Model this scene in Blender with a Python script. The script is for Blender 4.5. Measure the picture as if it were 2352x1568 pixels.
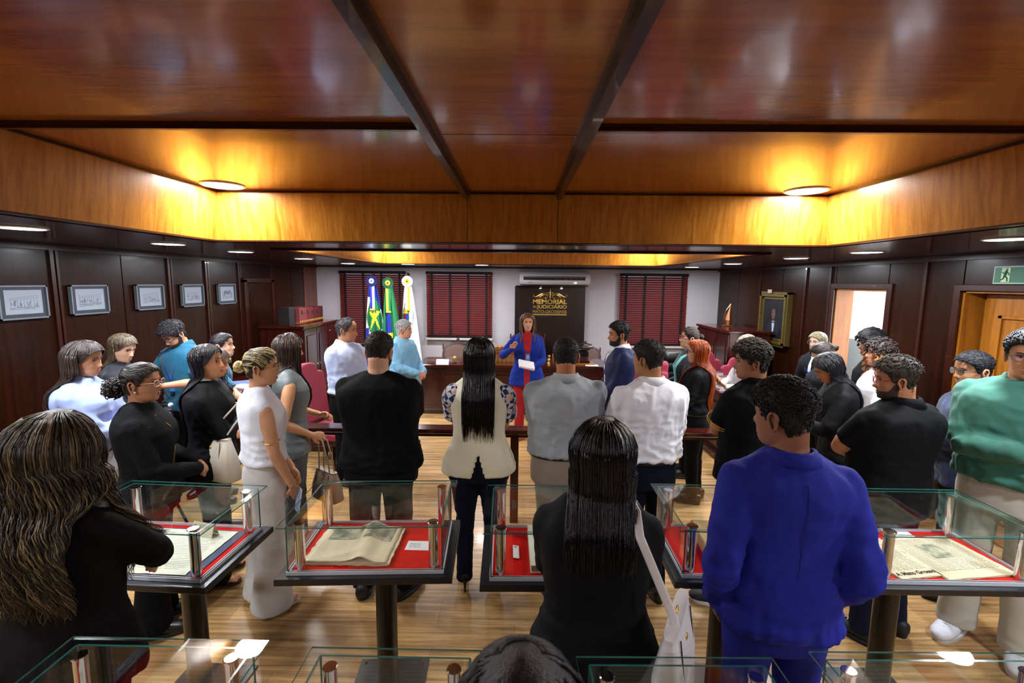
import bpy, math, random
import numpy as np
from mathutils import Vector, Matrix, noise
for o in list(bpy.data.objects): bpy.data.objects.remove(o, do_unlink=True)
sc = bpy.context.scene
COL = sc.collection
PI = math.pi
# ---------------- camera ----------------
CAM_H = 2.10
def make_camera():
    p, r, y = [math.radians(a) for a in (7.23, 0.57, 0.75)]
    f = Vector((-math.sin(y)*math.cos(p), math.cos(y)*math.cos(p), -math.sin(p)))
    rt = Vector((math.cos(y), math.sin(y), 0)); up = rt.cross(f)
    r2 = rt*math.cos(r)+up*math.sin(r); u2 = -rt*math.sin(r)+up*math.cos(r)
    m = Matrix((r2, u2, -f)).transposed().to_4x4(); m.translation = (0, 0, CAM_H)
    cd = bpy.data.cameras.new('camera'); co = bpy.data.objects.new('camera', cd); COL.objects.link(co)
    co.matrix_world = m; cd.sensor_width = 36; cd.lens = 1080/2352*36; cd.clip_start = 0.02
    cd.dof.use_dof = True; cd.dof.focus_distance = 3.2; cd.dof.aperture_fstop = 4.5
    sc.camera = co
make_camera()
# ---------------- world, exposure ----------------
w = bpy.data.worlds.new('world'); sc.world = w; w.use_nodes = True
w.node_tree.nodes['Background'].inputs[0].default_value = (0.6, 0.7, 0.9, 1)
w.node_tree.nodes['Background'].inputs[1].default_value = 0.02
sc.view_settings.view_transform = 'Standard'; sc.view_settings.look = 'None'
sc.view_settings.gamma = 1; sc.view_settings.use_curve_mapping = False
sc.view_settings.exposure = 0.62
PERIM_W, COFFER_W = 24.0, 15.0       # watts of each ceiling panel lamp
# ---------------- helpers ----------------
def lin(c):
    if isinstance(c, str):
        c = c.lstrip('#'); c = [int(c[i:i+2], 16)/255 for i in (0, 2, 4)]
        c = [x/12.92 if x <= .04045 else ((x+.055)/1.055)**2.4 for x in c]
    return (c[0], c[1], c[2], 1)
MATS = {}
def mat(name, col='#808080', rough=.6, metal=0., bump=0., bscale=200., var=0., vscale=6., sheen=0., coat=0., emit=None, estr=0., stretch=(1, 1, 1), sss=0., col2=None, spec=.5, aniso=0.):
    if name in MATS: return MATS[name]
    m = bpy.data.materials.new(name); m.use_nodes = True; nt = m.node_tree; b = nt.nodes['Principled BSDF']
    b.inputs['Base Color'].default_value = lin(col); b.inputs['Roughness'].default_value = rough
    b.inputs['Metallic'].default_value = metal; b.inputs['Sheen Weight'].default_value = sheen
    b.inputs['Coat Weight'].default_value = coat; b.inputs['Specular IOR Level'].default_value = spec
    if sss: b.inputs['Subsurface Weight'].default_value = sss; b.inputs['Subsurface Radius'].default_value = (.01, .004, .002)
    if emit: b.inputs['Emission Color'].default_value = lin(emit); b.inputs['Emission Strength'].default_value = estr
    if bump or var or col2:
        tc = nt.nodes.new('ShaderNodeTexCoord'); mp = nt.nodes.new('ShaderNodeMapping'); mp.inputs['Scale'].default_value = stretch
        nt.links.new(tc.outputs['Object'], mp.inputs[0])
    if var or col2:
        n = nt.nodes.new('ShaderNodeTexNoise'); n.inputs['Scale'].default_value = vscale; n.inputs['Detail'].default_value = 4
        nt.links.new(mp.outputs[0], n.inputs['Vector'])
        r = nt.nodes.new('ShaderNodeValToRGB'); c = lin(col)
        if col2: a, bb = c, lin(col2)
        else: a = tuple(x*(1-var) for x in c[:3])+(1,); bb = tuple(min(1, x*(1+var)) for x in c[:3])+(1,)
        r.color_ramp.elements[0].color = a; r.color_ramp.elements[1].color = bb
        r.color_ramp.elements[0].position = .35; r.color_ramp.elements[1].position = .65
        nt.links.new(n.outputs['Fac'], r.inputs[0]); nt.links.new(r.outputs[0], b.inputs['Base Color'])
    if bump:
        n2 = nt.nodes.new('ShaderNodeTexNoise'); n2.inputs['Scale'].default_value = bscale; n2.inputs['Detail'].default_value = 3
        nt.links.new(mp.outputs[0], n2.inputs['Vector'])
        bp = nt.nodes.new('ShaderNodeBump'); bp.inputs['Strength'].default_value = bump; bp.inputs['Distance'].default_value = .01
        nt.links.new(n2.outputs['Fac'], bp.inputs['Height']); nt.links.new(bp.outputs[0], b.inputs['Normal'])
    MATS[name] = m; return m
def wood(name, c1, c2, rough=.25, scale=(1, 1, 1), coat=.0, bump=.03, fine=40., spec=.5, planks=None, rvar=0.):
    """procedural veneer: long streaks along the axis whose scale is small"""
    if name in MATS: return MATS[name]
    m = bpy.data.materials.new(name); m.use_nodes = True; nt = m.node_tree; b = nt.nodes['Principled BSDF']; N = nt.nodes.new; L = nt.links.new
    tc = N('ShaderNodeTexCoord'); mp = N('ShaderNodeMapping'); mp.inputs['Scale'].default_value = scale; L(tc.outputs['Object'], mp.inputs[0])
    src = mp.outputs[0]
    n1 = N('ShaderNodeTexNoise'); n1.inputs['Scale'].default_value = 3; n1.inputs['Detail'].default_value = 6; n1.inputs['Distortion'].default_value = .6; L(src, n1.inputs['Vector'])
    n2 = N('ShaderNodeTexNoise'); n2.inputs['Scale'].default_value = fine; n2.inputs['Detail'].default_value = 3; L(src, n2.inputs['Vector'])
    mx = N('ShaderNodeMath'); mx.operation = 'MULTIPLY_ADD'; mx.inputs[1].default_value = .35; L(n2.outputs['Fac'], mx.inputs[0]); L(n1.outputs['Fac'], mx.inputs[2])
    r = N('ShaderNodeValToRGB'); r.color_ramp.elements[0].color = lin(c1); r.color_ramp.elements[1].color = lin(c2)
    r.color_ramp.elements[0].position = .45; r.color_ramp.elements[1].position = .9; L(mx.outputs[0], r.inputs[0])
    out = r.outputs[0]
    if planks:
        br = N('ShaderNodeTexBrick'); br.inputs['Color1'].default_value = (.78, .78, .78, 1); br.inputs['Color2'].default_value = (1.08, 1.08, 1.08, 1); br.inputs['Mortar'].default_value = (.62, .55, .48, 1)
        br.inputs['Scale'].default_value = 1; br.inputs['Brick Width'].default_value = planks[0]; br.inputs['Row Height'].default_value = planks[1]; br.inputs['Mortar Size'].default_value = .0016; br.offset = .37
        L(tc.outputs['Object'], br.inputs['Vector'])
        mm = N('ShaderNodeMixRGB'); mm.blend_type = 'MULTIPLY'; mm.inputs[0].default_value = 1; L(out, mm.inputs[1]); L(br.outputs['Color'], mm.inputs[2]); out = mm.outputs[0]
    L(out, b.inputs['Base Color']); b.inputs['Roughness'].default_value = rough; b.inputs['Coat Weight'].default_value = coat; b.inputs['Coat Roughness'].default_value = .1
    b.inputs['Specular IOR Level'].default_value = spec
    bp = N('ShaderNodeBump'); bp.inputs['Strength'].default_value = bump; bp.inputs['Distance'].default_value = .005; L(n2.outputs['Fac'], bp.inputs['Height']); L(bp.outputs[0], b.inputs['Normal'])
    MATS[name] = m; return m
class MB:
    """collects shapes; build() links them as ONE mesh object"""
    def __init__(s): s.v = []; s.f = []; s.n = 0; s.mi = []; s.cur = 0
    def add(s, v, f):
        v = np.asarray(v, float).reshape(-1, 3); s.v.append(v); k = s.n
        for q in f: s.f.append(tuple(int(i)+k for i in q)); s.mi.append(s.cur)
        s.n += len(v); return s
    def box(s, x0, x1, y0, y1, z0, z1, M=None, ch=0.):
        if ch > 0:
            P = [(x0+ch, x1-ch, y0+ch, y1-ch, z0), (x0, x1, y0, y1, z0+ch), (x0, x1, y0, y1, z1-ch), (x0+ch, x1-ch, y0+ch, y1-ch, z1)]
            v = []; f = [(3, 2, 1, 0), (12, 13, 14, 15)]
            for a, b, c, d, z in P: v += [(a, c, z), (b, c, z), (b, d, z), (a, d, z)]
            for i in range(3):
                for j in range(4): k = (j+1) % 4; f.append((i*4+j, i*4+k, i*4+4+k, i*4+4+j))
        else:
            v = [(x0, y0, z0), (x1, y0, z0), (x1, y1, z0), (x0, y1, z0), (x0, y0, z1), (x1, y0, z1), (x1, y1, z1), (x0, y1, z1)]
            f = [(3, 2, 1, 0), (4, 5, 6, 7), (0, 1, 5, 4), (1, 2, 6, 5), (2, 3, 7, 6), (3, 0, 4, 7)]
        v = np.array(v, float)
        if M is not None: v = xf(v, M)
        return s.add(v, f)
    def loft(s, C, ru, rv, U, V, n=16, power=2., caps=True):
        C = np.asarray(C, float); k = len(C); t = np.arange(n)/n*2*PI
        ct, st = np.cos(t), np.sin(t); e = 2./power
        cu = np.sign(ct)*np.abs(ct)**e; cv = np.sign(st)*np.abs(st)**e
        ru = np.broadcast_to(ru, (k,)); rv = np.broadcast_to(rv, (k,)); U = np.broadcast_to(np.asarray(U, float), (k, 3)); V = np.broadcast_to(np.asarray(V, float), (k, 3))
        v = C[:, None, :]+ru[:, None, None]*cu[None, :, None]*U[:, None, :]+rv[:, None, None]*cv[None, :, None]*V[:, None, :]
        v = v.reshape(-1, 3); f = []
        for i in range(k-1):
            for j in range(n): f.append((i*n+j, i*n+(j+1) % n, (i+1)*n+(j+1) % n, (i+1)*n+j))
        if caps:
            v = np.vstack([v, C[:1], C[-1:]]); a, b = k*n, k*n+1
            for j in range(n): f.append((a, (j+1) % n, j)); f.append((b, (k-1)*n+j, (k-1)*n+(j+1) % n))
        return s.add(v, f)
    def tube(s, P, R, n=10, ref=None, flat=1., rounded=True, closed=False):
        """tube along points P with radii R; flat = thickness ratio across ref"""
        P = np.asarray(P, float); k = len(P); R = np.array(np.broadcast_to(R, (k,)), float)
        if rounded and k >= 2 and not closed:
            d0 = P[0]-P[1]; d0 /= np.linalg.norm(d0)+1e-9; d1 = P[-1]-P[-2]; d1 /= np.linalg.norm(d1)+1e-9
            P = np.vstack([P[0]+d0*R[0]*.95, P[0]+d0*R[0]*.6, P, P[-1]+d1*R[-1]*.6, P[-1]+d1*R[-1]*.95])
            R = np.concatenate([[R[0]*.3, R[0]*.8], R, [R[-1]*.8, R[-1]*.3]]); k += 4
        T = np.gradient(P, axis=0)
        if closed: T = np.roll(P, -1, 0)-np.roll(P, 1, 0)
        T /= np.linalg.norm(T, axis=1)[:, None]+1e-9
        if ref is None: ref = np.array([0, 0, 1.]) if abs(T[:, 2]).mean() < .8 else np.array([0, 1., 0])
        ref = np.asarray(ref, float); U = np.cross(T, ref); U /= np.linalg.norm(U, axis=1)[:, None]+1e-9; V = np.cross(U, T)
        if closed:
            P = np.vstack([P, P[:1]]); R = np.append(R, R[0]); U = np.vstack([U, U[:1]]); V = np.vstack([V, V[:1]])
        return s.loft(P, R, R*flat, U, V, n, caps=not closed)
    def ball(s, c, r, n=14, m=9, M=None):
        r = np.broadcast_to(np.asarray(r, float), (3,)); ph = (np.arange(1, m))/m*PI
        C = [(c[0], c[1], c[2]-r[2]*math.cos(a)) for a in ph]
        if M is None:
            C = [(c[0], c[1], c[2]-r[2]*1.)]+C+[(c[0], c[1], c[2]+r[2])]; q = np.concatenate([[.001], np.sin(ph), [.001]])
            return s.loft(C, r[0]*q, r[1]*q, (1, 0, 0), (0, 1, 0), n)
        C = np.array([(0, 0, -r[2])]+[(0, 0, -r[2]*math.cos(a)) for a in ph]+[(0, 0, r[2])]); q = np.concatenate([[.001], np.sin(ph), [.001]])
        t = MB().loft(C, r[0]*q, r[1]*q, (1, 0, 0), (0, 1, 0), n); v = xf(np.vstack(t.v), M)+np.asarray(c); return s.add(v, t.f)
    def cyl(s, x, y, z0, z1, r, n=24, r2=None, bev=0.):
        r2 = r if r2 is None else r2
        if bev: return s.loft([(x, y, z0), (x, y, z0+bev), (x, y, z1-bev), (x, y, z1)], [r-bev, r, r2, r2-bev], [r-bev, r, r2, r2-bev], (1, 0, 0), (0, 1, 0), n)
        return s.loft([(x, y, z0), (x, y, z1)], [r, r2], [r, r2], (1, 0, 0), (0, 1, 0), n)
    def lathe(s, x, y, prof, n=20):
        return s.loft([(x, y, z) for r, z in prof], [r for r, z in prof], [r for r, z in prof], (1, 0, 0), (0, 1, 0), n)
    def prism(s, pts, h, M):
        """polygon pts (x,y) extruded by h along local z, transformed by M"""
        n = len(pts); v = [(x, y, 0) for x, y in pts]+[(x, y, h) for x, y in pts]
        f = [tuple(range(n))[::-1], tuple(range(n, 2*n))]+[(i, (i+1) % n, n+(i+1) % n, n+i) for i in range(n)]
        return s.add(xf(np.array(v, float), M), f)
    def mesh(s, name):
        me = bpy.data.meshes.new(name); v = np.vstack(s.v) if s.v else np.zeros((0, 3))
        me.from_pydata(v.tolist(), [], s.f); return me
    def build(s, name, m, parent=None, smooth=False, sharp=None):
        me = s.mesh(name)
        for q in (m if isinstance(m, (list, tuple)) else [m]): me.materials.append(q)
        if isinstance(m, (list, tuple)): me.polygons.foreach_set('material_index', s.mi)
        if smooth:
            me.polygons.foreach_set('use_smooth', [True]*len(me.polygons))
            if sharp: me.set_sharp_from_angle(angle=math.radians(sharp))
        o = bpy.data.objects.new(name, me); COL.objects.link(o)
        if parent is not None: o.parent = parent
        return o
def xf(v, M):
    M = np.array(M); return np.asarray(v) @ M[:3, :3].T + M[:3, 3]
def tag(o, label, cat, group=None, kind=None):
    if label: o['label'] = label
    if cat: o['category'] = cat
    if group: o['group'] = group
    if kind: o['kind'] = kind
    return o
def thing(name, label, cat, loc=(0, 0, 0), rz=0., group=None):
    o = bpy.data.objects.new(name, None); COL.objects.link(o); o.location = loc; o.rotation_euler = (0, 0, rz)
    o.empty_display_size = .1
    return tag(o, label, cat, group)
def struct(o): o['kind'] = 'structure'; return o
def copy_tree(o, parent=None):
    c = o.copy(); COL.objects.link(c)
    if parent is not None: c.parent = parent
    for ch in list(o.children): copy_tree(ch, c)
    return c
def remesh(o, voxel, smooth=3, fac=.5):
    md = o.modifiers.new('r', 'REMESH'); md.mode = 'VOXEL'; md.voxel_size = voxel
    if smooth: sm = o.modifiers.new('s', 'SMOOTH'); sm.iterations = smooth; sm.factor = fac
    dg = bpy.context.evaluated_depsgraph_get(); ev = o.evaluated_get(dg)
    me = bpy.data.meshes.new_from_object(ev); ms = [x for x in o.data.materials]
    o.modifiers.clear(); old = o.data; o.data = me; bpy.data.meshes.remove(old)
    me.materials.clear()
    for x in ms: me.materials.append(x)
    me.polygons.foreach_set('use_smooth', [True]*len(me.polygons)); return o
def getv(me): a = np.empty(len(me.vertices)*3); me.vertices.foreach_get('co', a); return a.reshape(-1, 3)
def getn(me): a = np.empty(len(me.vertices)*3); me.vertices.foreach_get('normal', a); return a.reshape(-1, 3)
def setv(me, v): me.vertices.foreach_set('co', v.ravel()); me.update()
def text_obj(name, body, size, mtl, parent, M, ext=.002, font_bold=0., align='CENTER', spacing=1.):
    cu = bpy.data.curves.new(name, 'FONT'); cu.body = body; cu.size = size; cu.extrude = ext; cu.align_x = align; cu.align_y = 'CENTER'; cu.offset = font_bold; cu.space_character = spacing
    t = bpy.data.objects.new(name, cu); COL.objects.link(t)
    dg = bpy.context.evaluated_depsgraph_get(); me = bpy.data.meshes.new_from_object(t.evaluated_get(dg)); bpy.data.objects.remove(t)
    v = getv(me); v = xf(v, M); setv(me, v); me.materials.clear(); me.materials.append(mtl)
    o = bpy.data.objects.new(name, me); COL.objects.link(o)
    if parent is not None: o.parent = parent
    return o
# ================= ROOM =================
XL, XR, YN, YF, HC, HT = -3.88, 3.80, -2.6, 9.0, 2.37, 2.69
M_orange_x = wood('veneer_ceiling', '#884607', '#a9610f', rough=.24, scale=(.5, 6, 6), coat=.55, fine=24, bump=.003)
M_orange_v = wood('veneer_fascia', '#9a5c0e', '#c48a38', rough=.3, scale=(12, 12, .4), coat=.3, fine=26, bump=.006)
M_mahog = wood('mahogany', '#180802', '#290f04', rough=.28, scale=(7, 7, .4), coat=.04, spec=.2, fine=40, bump=.015)
M_mahog_r = wood('mahogany_red', '#220603', '#3f1006', rough=.2, scale=(.5, 7, 7), coat=.3, spec=.4, fine=40, bump=.015)
M_mahog_y = wood('mahogany_long', '#230803', '#4a1507', rough=.22, scale=(6, .6, 6), coat=.45, fine=40, bump=.015)
M_dark = wood('dark_cabinet_wood', '#190504', '#401009', rough=.25, scale=(5, 5, .6), coat=.4, fine=50, bump=.015)
M_darktop = wood('dark_table_top', '#200705', '#461209', rough=.16, scale=(.8, 6, 6), coat=.5, fine=50, bump=.01)
M_trim = mat('trim_wood', '#2c0d05', rough=.28, coat=.3)
M_floor = wood('laminate_floor', '#7d5a30', '#d3aa72', rough=.33, scale=(.5, 11, 11), coat=.05, fine=26, bump=.02, planks=(1.3, .19), spec=.35)
M_white = mat('wall_paint', '#b4aeb2', rough=.75, bump=.05, bscale=120)
M_amber = wood('amber_door_wood', '#7d480e', '#a5671c', rough=.3, scale=(6, 6, .5), coat=.3, fine=30, bump=.01)
M_led = mat('lamp_diffuser', '#ffffff', rough=.5, emit='#eef2ff', estr=14)
M_rim = mat('lamp_rim', '#e8e8e8', rough=.35)
# floor
struct(MB().box(XL, XR+1.9, YN, YF, -.06, 0).build('floor', M_floor))
# low ceiling with two openings
C1 = (-2.08, 2.08, -1.7, 3.27); C2 = (-2.08, 2.08, 4.25, 7.28)
b = MB()
b.box(XL, C1[0], YN, YF, HC, HC+.06); b.box(C1[1], XR+.2, YN, YF, HC, HC+.06)
b.box(C1[0], C1[1], YN, C1[2], HC, HC+.06); b.box(C1[0], C1[1], C1[3], C2[2], HC, HC+.06); b.box(C1[0], C1[1], C2[3], YF, HC, HC+.06)
struct(b.build('ceiling', M_mahog_r))
def coffer(c, name, trimn):
    x0, x1, y0, y1 = c; i = .04
    lo = [(x0, y0), (x1, y0), (x1, y1), (x0, y1)]; hi = [(x0+i, y0+i), (x1-i, y0+i), (x1-i, y1-i), (x0+i, y1-i)]
    b = MB()
    for k in range(4):
        j = (k+1) % 4; a, d = lo[k], lo[j]; e, g = hi[k], hi[j]
        cx, cy = (x0+x1)/2, (y0+y1)/2
        def o(p): q = np.array([p[0]-cx, p[1]-cy]); q += np.sign(q)*.05; return q[0]+cx, q[1]+cy
        v = [(*a, HC-.004), (*d, HC-.004), (*g, HT), (*e, HT), (*o(a), HC-.004), (*o(d), HC-.004), (*o(g), HT), (*o(e), HT)]
        b.add(v, [(0, 3, 2, 1), (4, 5, 6, 7), (0, 1, 5, 4), (3, 7, 6, 2), (0, 4, 7, 3), (1, 2, 6, 5)])
    struct(b.build(name, M_orange_v))
    # veneer seams on the fascia and moulding round the top
    t = MB()
    for sx in (x0+i, x1-i): t.box(sx-.012, sx+.012, y0+i, y1-i, HT-.014, HT)
    for sy in (y0+i, y1-i): t.box(x0+i, x1-i, sy-.012, sy+.012, HT-.014, HT)
    # steps round the opening below
    for k, (w_, z_) in enumerate([(.03, .014), (.07, .008), (.10, .014)]):
        w0 = [0, .045, .085][k]
        t.box(x0-w_, x0-w0, y0-w_, y1+w_, HC-z_, HC); t.box(x1+w0, x1+w_, y0-w_, y1+w_, HC-z_, HC)
        t.box(x0-w0, x1+w0, y0-w_, y0-w0, HC-z_, HC); t.box(x0-w0, x1+w0, y1+w0, y1+w_, HC-z_, HC)
    struct(t.build(trimn, M_trim))
coffer(C1, 'ceiling_fascia', 'trim_1'); coffer(C2, 'ceiling_fascia', 'trim_2')
struct(MB().box(C1[0]-.1, C1[1]+.1, C1[2]-.1, C1[3]+.1, HT, HT+.05).build('ceiling_panel', M_orange_x))
struct(MB().box(C2[0]-.1, C2[1]+.1, C2[2]-.1, C2[3]+.1, HT, HT+.05).build('ceiling_panel', M_orange_x))
# roof slab closing the room above
struct(MB().box(XL-.15, XR+2., YN-.1, YF+.1, HT+.05, HT+.12).build('ceiling_slab', M_trim))
# beams of the first coffer, cross mouldings, panel joints
t = MB()
for bx, s in ((-.357, 1), (.261, -1)):
    t.box(bx-.018, bx+.018, C1[2]+.04, C1[3]-.045, HT-.045, HT); t.box(bx-.032, bx+.032, C1[2]+.04, C1[3]-.045, HT-.016, HT)
for (x0, x1) in ((C1[0]+.04, -.389), (.293, C1[1]-.04)):
    for yy in (1.87, .35): t.box(x0, x1, yy-.022, yy+.022, HT-.012, HT); t.box(x0, x1, yy-.010, yy+.010, HT-.024, HT)
struct(t.build('trim_3', M_trim))
t = MB()
for bx, hx in ((-.357, -.35), (.261, .255)): t.add([(bx-.0015, 3.264, HC), (bx+.0015, 3.264, HC), (hx+.0015, 3.226, HT-.01), (hx-.0015, 3.226, HT-.01)], [(0, 1, 2, 3)])
t.box(-.33, .24, 1.99, 1.9935, HT-.0012, HT); t.box(-.33, .24, .55, .5535, HT-.0012, HT)
struct(t.build('trim_4', M_trim))
# ---------------- walls ----------------
def panel_wall(name, x, side, cuts, y0, y1, m, z1=HC, skip=()):
    b = MB(); th = .16
    ys = [y0]+cuts+[y1]
    for a, d in zip(ys[:-1], ys[1:]):
        op = [q for q in skip if q[0] <= (a+d)/2 <= q[1]]
        zb = op[0][2] if op else 0.
        xa, xb = (x-th, x) if side < 0 else (x, x+th)
        b.box(xa, xb, a, d, zb, z1)
        xa, xb = (x, x+.014) if side < 0 else (x-.014, x)
        b.box(xa, xb, a+.006, d-.006, max(zb, .0)+(.0 if not op else .05), z1-.004, ch=.004)
    return struct(b.build(name, m))
panel_wall('wall_left', XL, -1, [-1.5, -.6, .3, 1.2, 2.0, 2.6, 3.25, 3.9, 4.57, 5.2, 5.82, 6.5, 7.35, 7.99, 8.45], YN, YF, M_mahog)
panel_wall('wall_right', XR, 1, [-1.5, -.6, .3, 1.2, 2.1, 3.0, 4.087, 4.46, 4.905, 5.709, 6.29, 6.85, 7.46, 8.19], YN, YF, M_mahog, skip=[(3.0, 4.087, 2.06), (4.905, 5.709, 2.055)])
b = MB(); t = .1
wins = [(-3.39, -2.14, .87, 2.27), (-1.75, -.5, 1.06, 2.27), (1.9, 3.17, .95, 2.27)]
b.box(XL-.16, XR+.16, YF, YF+.15, 0, HC+.06); struct(b.build('wall_back', M_white))
struct(MB().box(XL-.16, XR+2, YN-.15, YN, 0, HC+.06).build('wall_front', M_mahog))
# vertical wooden posts on the left wall's grooves
t = MB()
for y in (3.9, 5.2, 5.82, 6.5, 7.35):
    t.box(XL+.014, XL+.034, y-.045, y-.012, 0, HC, ch=.005); t.box(XL+.014, XL+.030, y+.008, y+.03, 0, HC, ch=.004)
for y in (4.46, 5.80, 7.46, 6.29): t.box(XR-.034, XR-.014, y-.02, y+.012, 0, HC, ch=.005)
t.box(XL, XL+.05, YN, YF, HC-.05, HC-.002); t.box(XR-.05, XR, YN, YF, HC-.05, HC-.002); t.box(XL, XR, YF-.02, YF, HC-.02, HC-.001)
struct(t.build('trim_5', M_trim))
# orange-brown veneer end of the left wall
struct(MB().box(XL, XL+.02, 8.46, YF, 0, HC-.05).build('trim_6', wood('veneer_end', '#3c1405', '#7a2f0c', scale=(6, 6, .5), coat=.3)))
t = MB(); t.box(XL+.014, XL+.03, YN, 6.5, 0, .12); t.box(XL+.014, XL+.03, 8.1, YF, 0, .12); struct(t.build('baseboard_left', M_trim))
t = MB(); t.box(XR-.03, XR-.014, YN, 3.0, 0, .12); t.box(XR-.03, XR-.014, 5.75, YF, 0, .12); struct(t.build('baseboard_right', M_trim))
# left closed door
d = struct(MB().box(XL+.014, XL+.05, 6.60, 7.26, .01, 2.05, ch=.006).build('door_1', M_mahog))
t = MB(); t.box(XL+.014, XL+.065, 6.53, 6.60, 0, 2.10, ch=.008); t.box(XL+.014, XL+.065, 7.26, 7.33, 0, 2.10, ch=.008); t.box(XL+.014, XL+.065, 6.53, 7.33, 2.05, 2.12, ch=.008)
t.build('door_frame', M_trim, d)
t = MB()
for z0, z1 in ((.2, .9), (1.05, 1.92)):
    t.box(XL+.05, XL+.058, 6.68, 7.18, z0, z1, ch=.004); t.box(XL+.055, XL+.064, 6.73, 7.13, z0+.05, z1-.05, ch=.006)
t.build('door_panel', M_mahog, d)
MB().tube([(XL+.05, 6.66, 1.02), (XL+.11, 6.66, 1.02), (XL+.115, 6.68, 1.02), (XL+.115, 6.78, 1.02)], .009, 8).build('door_handle', mat('brass', '#b08a3c', rough=.25, metal=1), d, smooth=True)
# right: open doorway into a bright side room (door_2)
d = MB(); y0, y1 = 4.905, 5.709
d.box(XR-.005, XR+.18, y1-.02, y1+.002, 0, 2.05); d.box(XR-.005, XR+.18, y0-.002, y0+.02, 0, 2.05); d.box(XR-.005, XR+.18, y0, y1, 2.035, 2.056)
d = struct(d.build('door_2', M_amber))
t = MB()
for a, c_ in ((y0-.07, y0), (y1, y1+.07)): t.box(XR-.03, XR-.012, a, c_, 0, 2.06, ch=.004)
t.box(XR-.03, XR-.012, y0-.07, y1+.07, 2.056, 2.12, ch=.004); t.build('door_frame', M_trim, d)
MB().box(XR+.19, XR+.23, y1+.03, y1+.83, .01, 2.04, ch=.003).build('door_leaf', M_amber, d)
# side room
M_room = mat('side_room_paint', '#f4f6f8', rough=.8); M_grey = mat('grey_dado', '#6d7578', rough=.6)
t = MB(); t.box(XR+1.75, XR+1.85, 3.2, 8.2, 1.22, 2.6); t.box(XR+.16, XR+1.8, 8.1, 8.2, 1.22, 2.6); t.box(XR+.2, XR+1.8, 4.2, 4.28, 0, 2.6)
struct(t.build('wall_side_room', M_room))
t = MB(); t.box(XR+1.73, XR+1.85, 3.2, 8.2, 0, 1.22); t.box(XR+.16, XR+1.8, 8.08, 8.2, 0, 1.22); struct(t.build('wall_side_room_dado', M_grey))
struct(MB().box(XR+.16, XR+1.85, 3.2, 8.2, 2.45, 2.5).build('ceiling_side_room', M_room))
# right: panelled door in a deep recess (door_3)
d = MB(); y0, y1 = 3.0, 4.087
d.box(XR-.005, XR+.17, y1-.02, y1+.002, 0, 2.06); d.box(XR-.005, XR+.17, y0-.002, y0+.02, 0, 2.06); d.box(XR-.005, XR+.17, y0, y1, 2.045, 2.06); d.box(XR+.17, XR+.2, y0, y1, 0, 2.06)
d = struct(d.build('door_3', M_amber))
MB().box(XR+.13, XR+.165, y0+.03, y1-.07, .01, 2.035, ch=.004).build('door_leaf', M_amber, d)
t = MB()
for z0, z1 in ((.2, .95), (1.1, 1.87)):
    a, c_ = y0+.17, y1-.2
    for q in ((a, c_, z1-.03, z1), (a, c_, z0, z0+.03), (a, a+.03, z0, z1), (c_-.03, c_, z0, z1)): t.box(XR+.112, XR+.132, *q, ch=.005)
    t.box(XR+.122, XR+.132, a+.05, c_-.05, z0+.05, z1-.05, ch=.004)
t.build('door_panel', M_amber, d)
t = MB()
for a, c_ in ((y0-.08, y0), (y1, y1+.06)): t.box(XR-.035, XR-.012, a, c_, 0, 2.07, ch=.005)
t.box(XR-.035, XR-.012, y0-.08, y1+.06, 2.06, 2.115, ch=.005); t.build('door_frame', M_trim, d)
# ---------------- windows under wooden blinds ----------------
M_blind = mat('blind_slat', '#6a1f1a', rough=.35, coat=.3); M_blindd = mat('blind_tape', '#1f0c0d', rough=.7, spec=.2); M_pane = mat('window_daylight', '#c8d0e0', rough=.2, emit='#dfe6ff', estr=.12)
names = ('behind the flags', 'between the flags and the lettered board', 'on the right, behind the man in the navy suit')
for i, (x0, x1, z0, z1) in enumerate(wins):
    wn = MB()
    for q in ((x0+.03, x0+.07, z0, z1), (x1-.07, x1-.03, z0, z1), (x0+.03, x1-.03, z0, z0+.04), (x0+.03, x1-.03, z1-.04, z1)): wn.box(q[0], q[1], YF-.03, YF-.001, q[2], q[3])
    wn = struct(wn.build('window_%d' % (i+1), mat('window_frame', '#c9c4c0', rough=.5)))
    MB().box(x0+.07, x1-.07, YF-.014, YF-.006, z0+.04, z1-.04).build('pane', M_pane, wn)
    MB().box(x0-.01, x1+.01, YF-.11, YF-.031, z0-.075, z0-.035, ch=.004).build('window_sill', mat('sill', '#b9b4b2', rough=.5), wn)
    bl = thing('window_blind', 'dark red wooden venetian blind '+names[i], 'blind', (0, YF-.08, 0), group=None)
    MB().box(x0, x1, -.035, .03, z1-.045, z1+.01, ch=.004).build('headrail', M_blindd, bl)
    s = MB(); n = int((z1-.06-z0)/.042)
    for k in range(n):
        z = z1-.075-k*.042; Mx = Matrix.Translation((0, 0, z)) @ Matrix.Rotation(math.radians(42), 4, 'X')
        s.box(x0+.005, x1-.005, -.024, .024, -.0016, .0016, M=Mx)
    s.build('slats', M_blind, bl)
    for k, fx in enumerate((.09, .365, .64, .915)):
        cx = x0+(x1-x0)*fx; hw = .018 if k in (1, 2) else .02
        MB().box(cx-hw, cx+hw, -.032, -.027, z0+.01, z1-.04).build('tape', M_blindd, bl)
    MB().box(x0, x1, -.03, .025, z0-.02, z0+.012, ch=.004).build('bottom_rail', M_blindd, bl)
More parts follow.
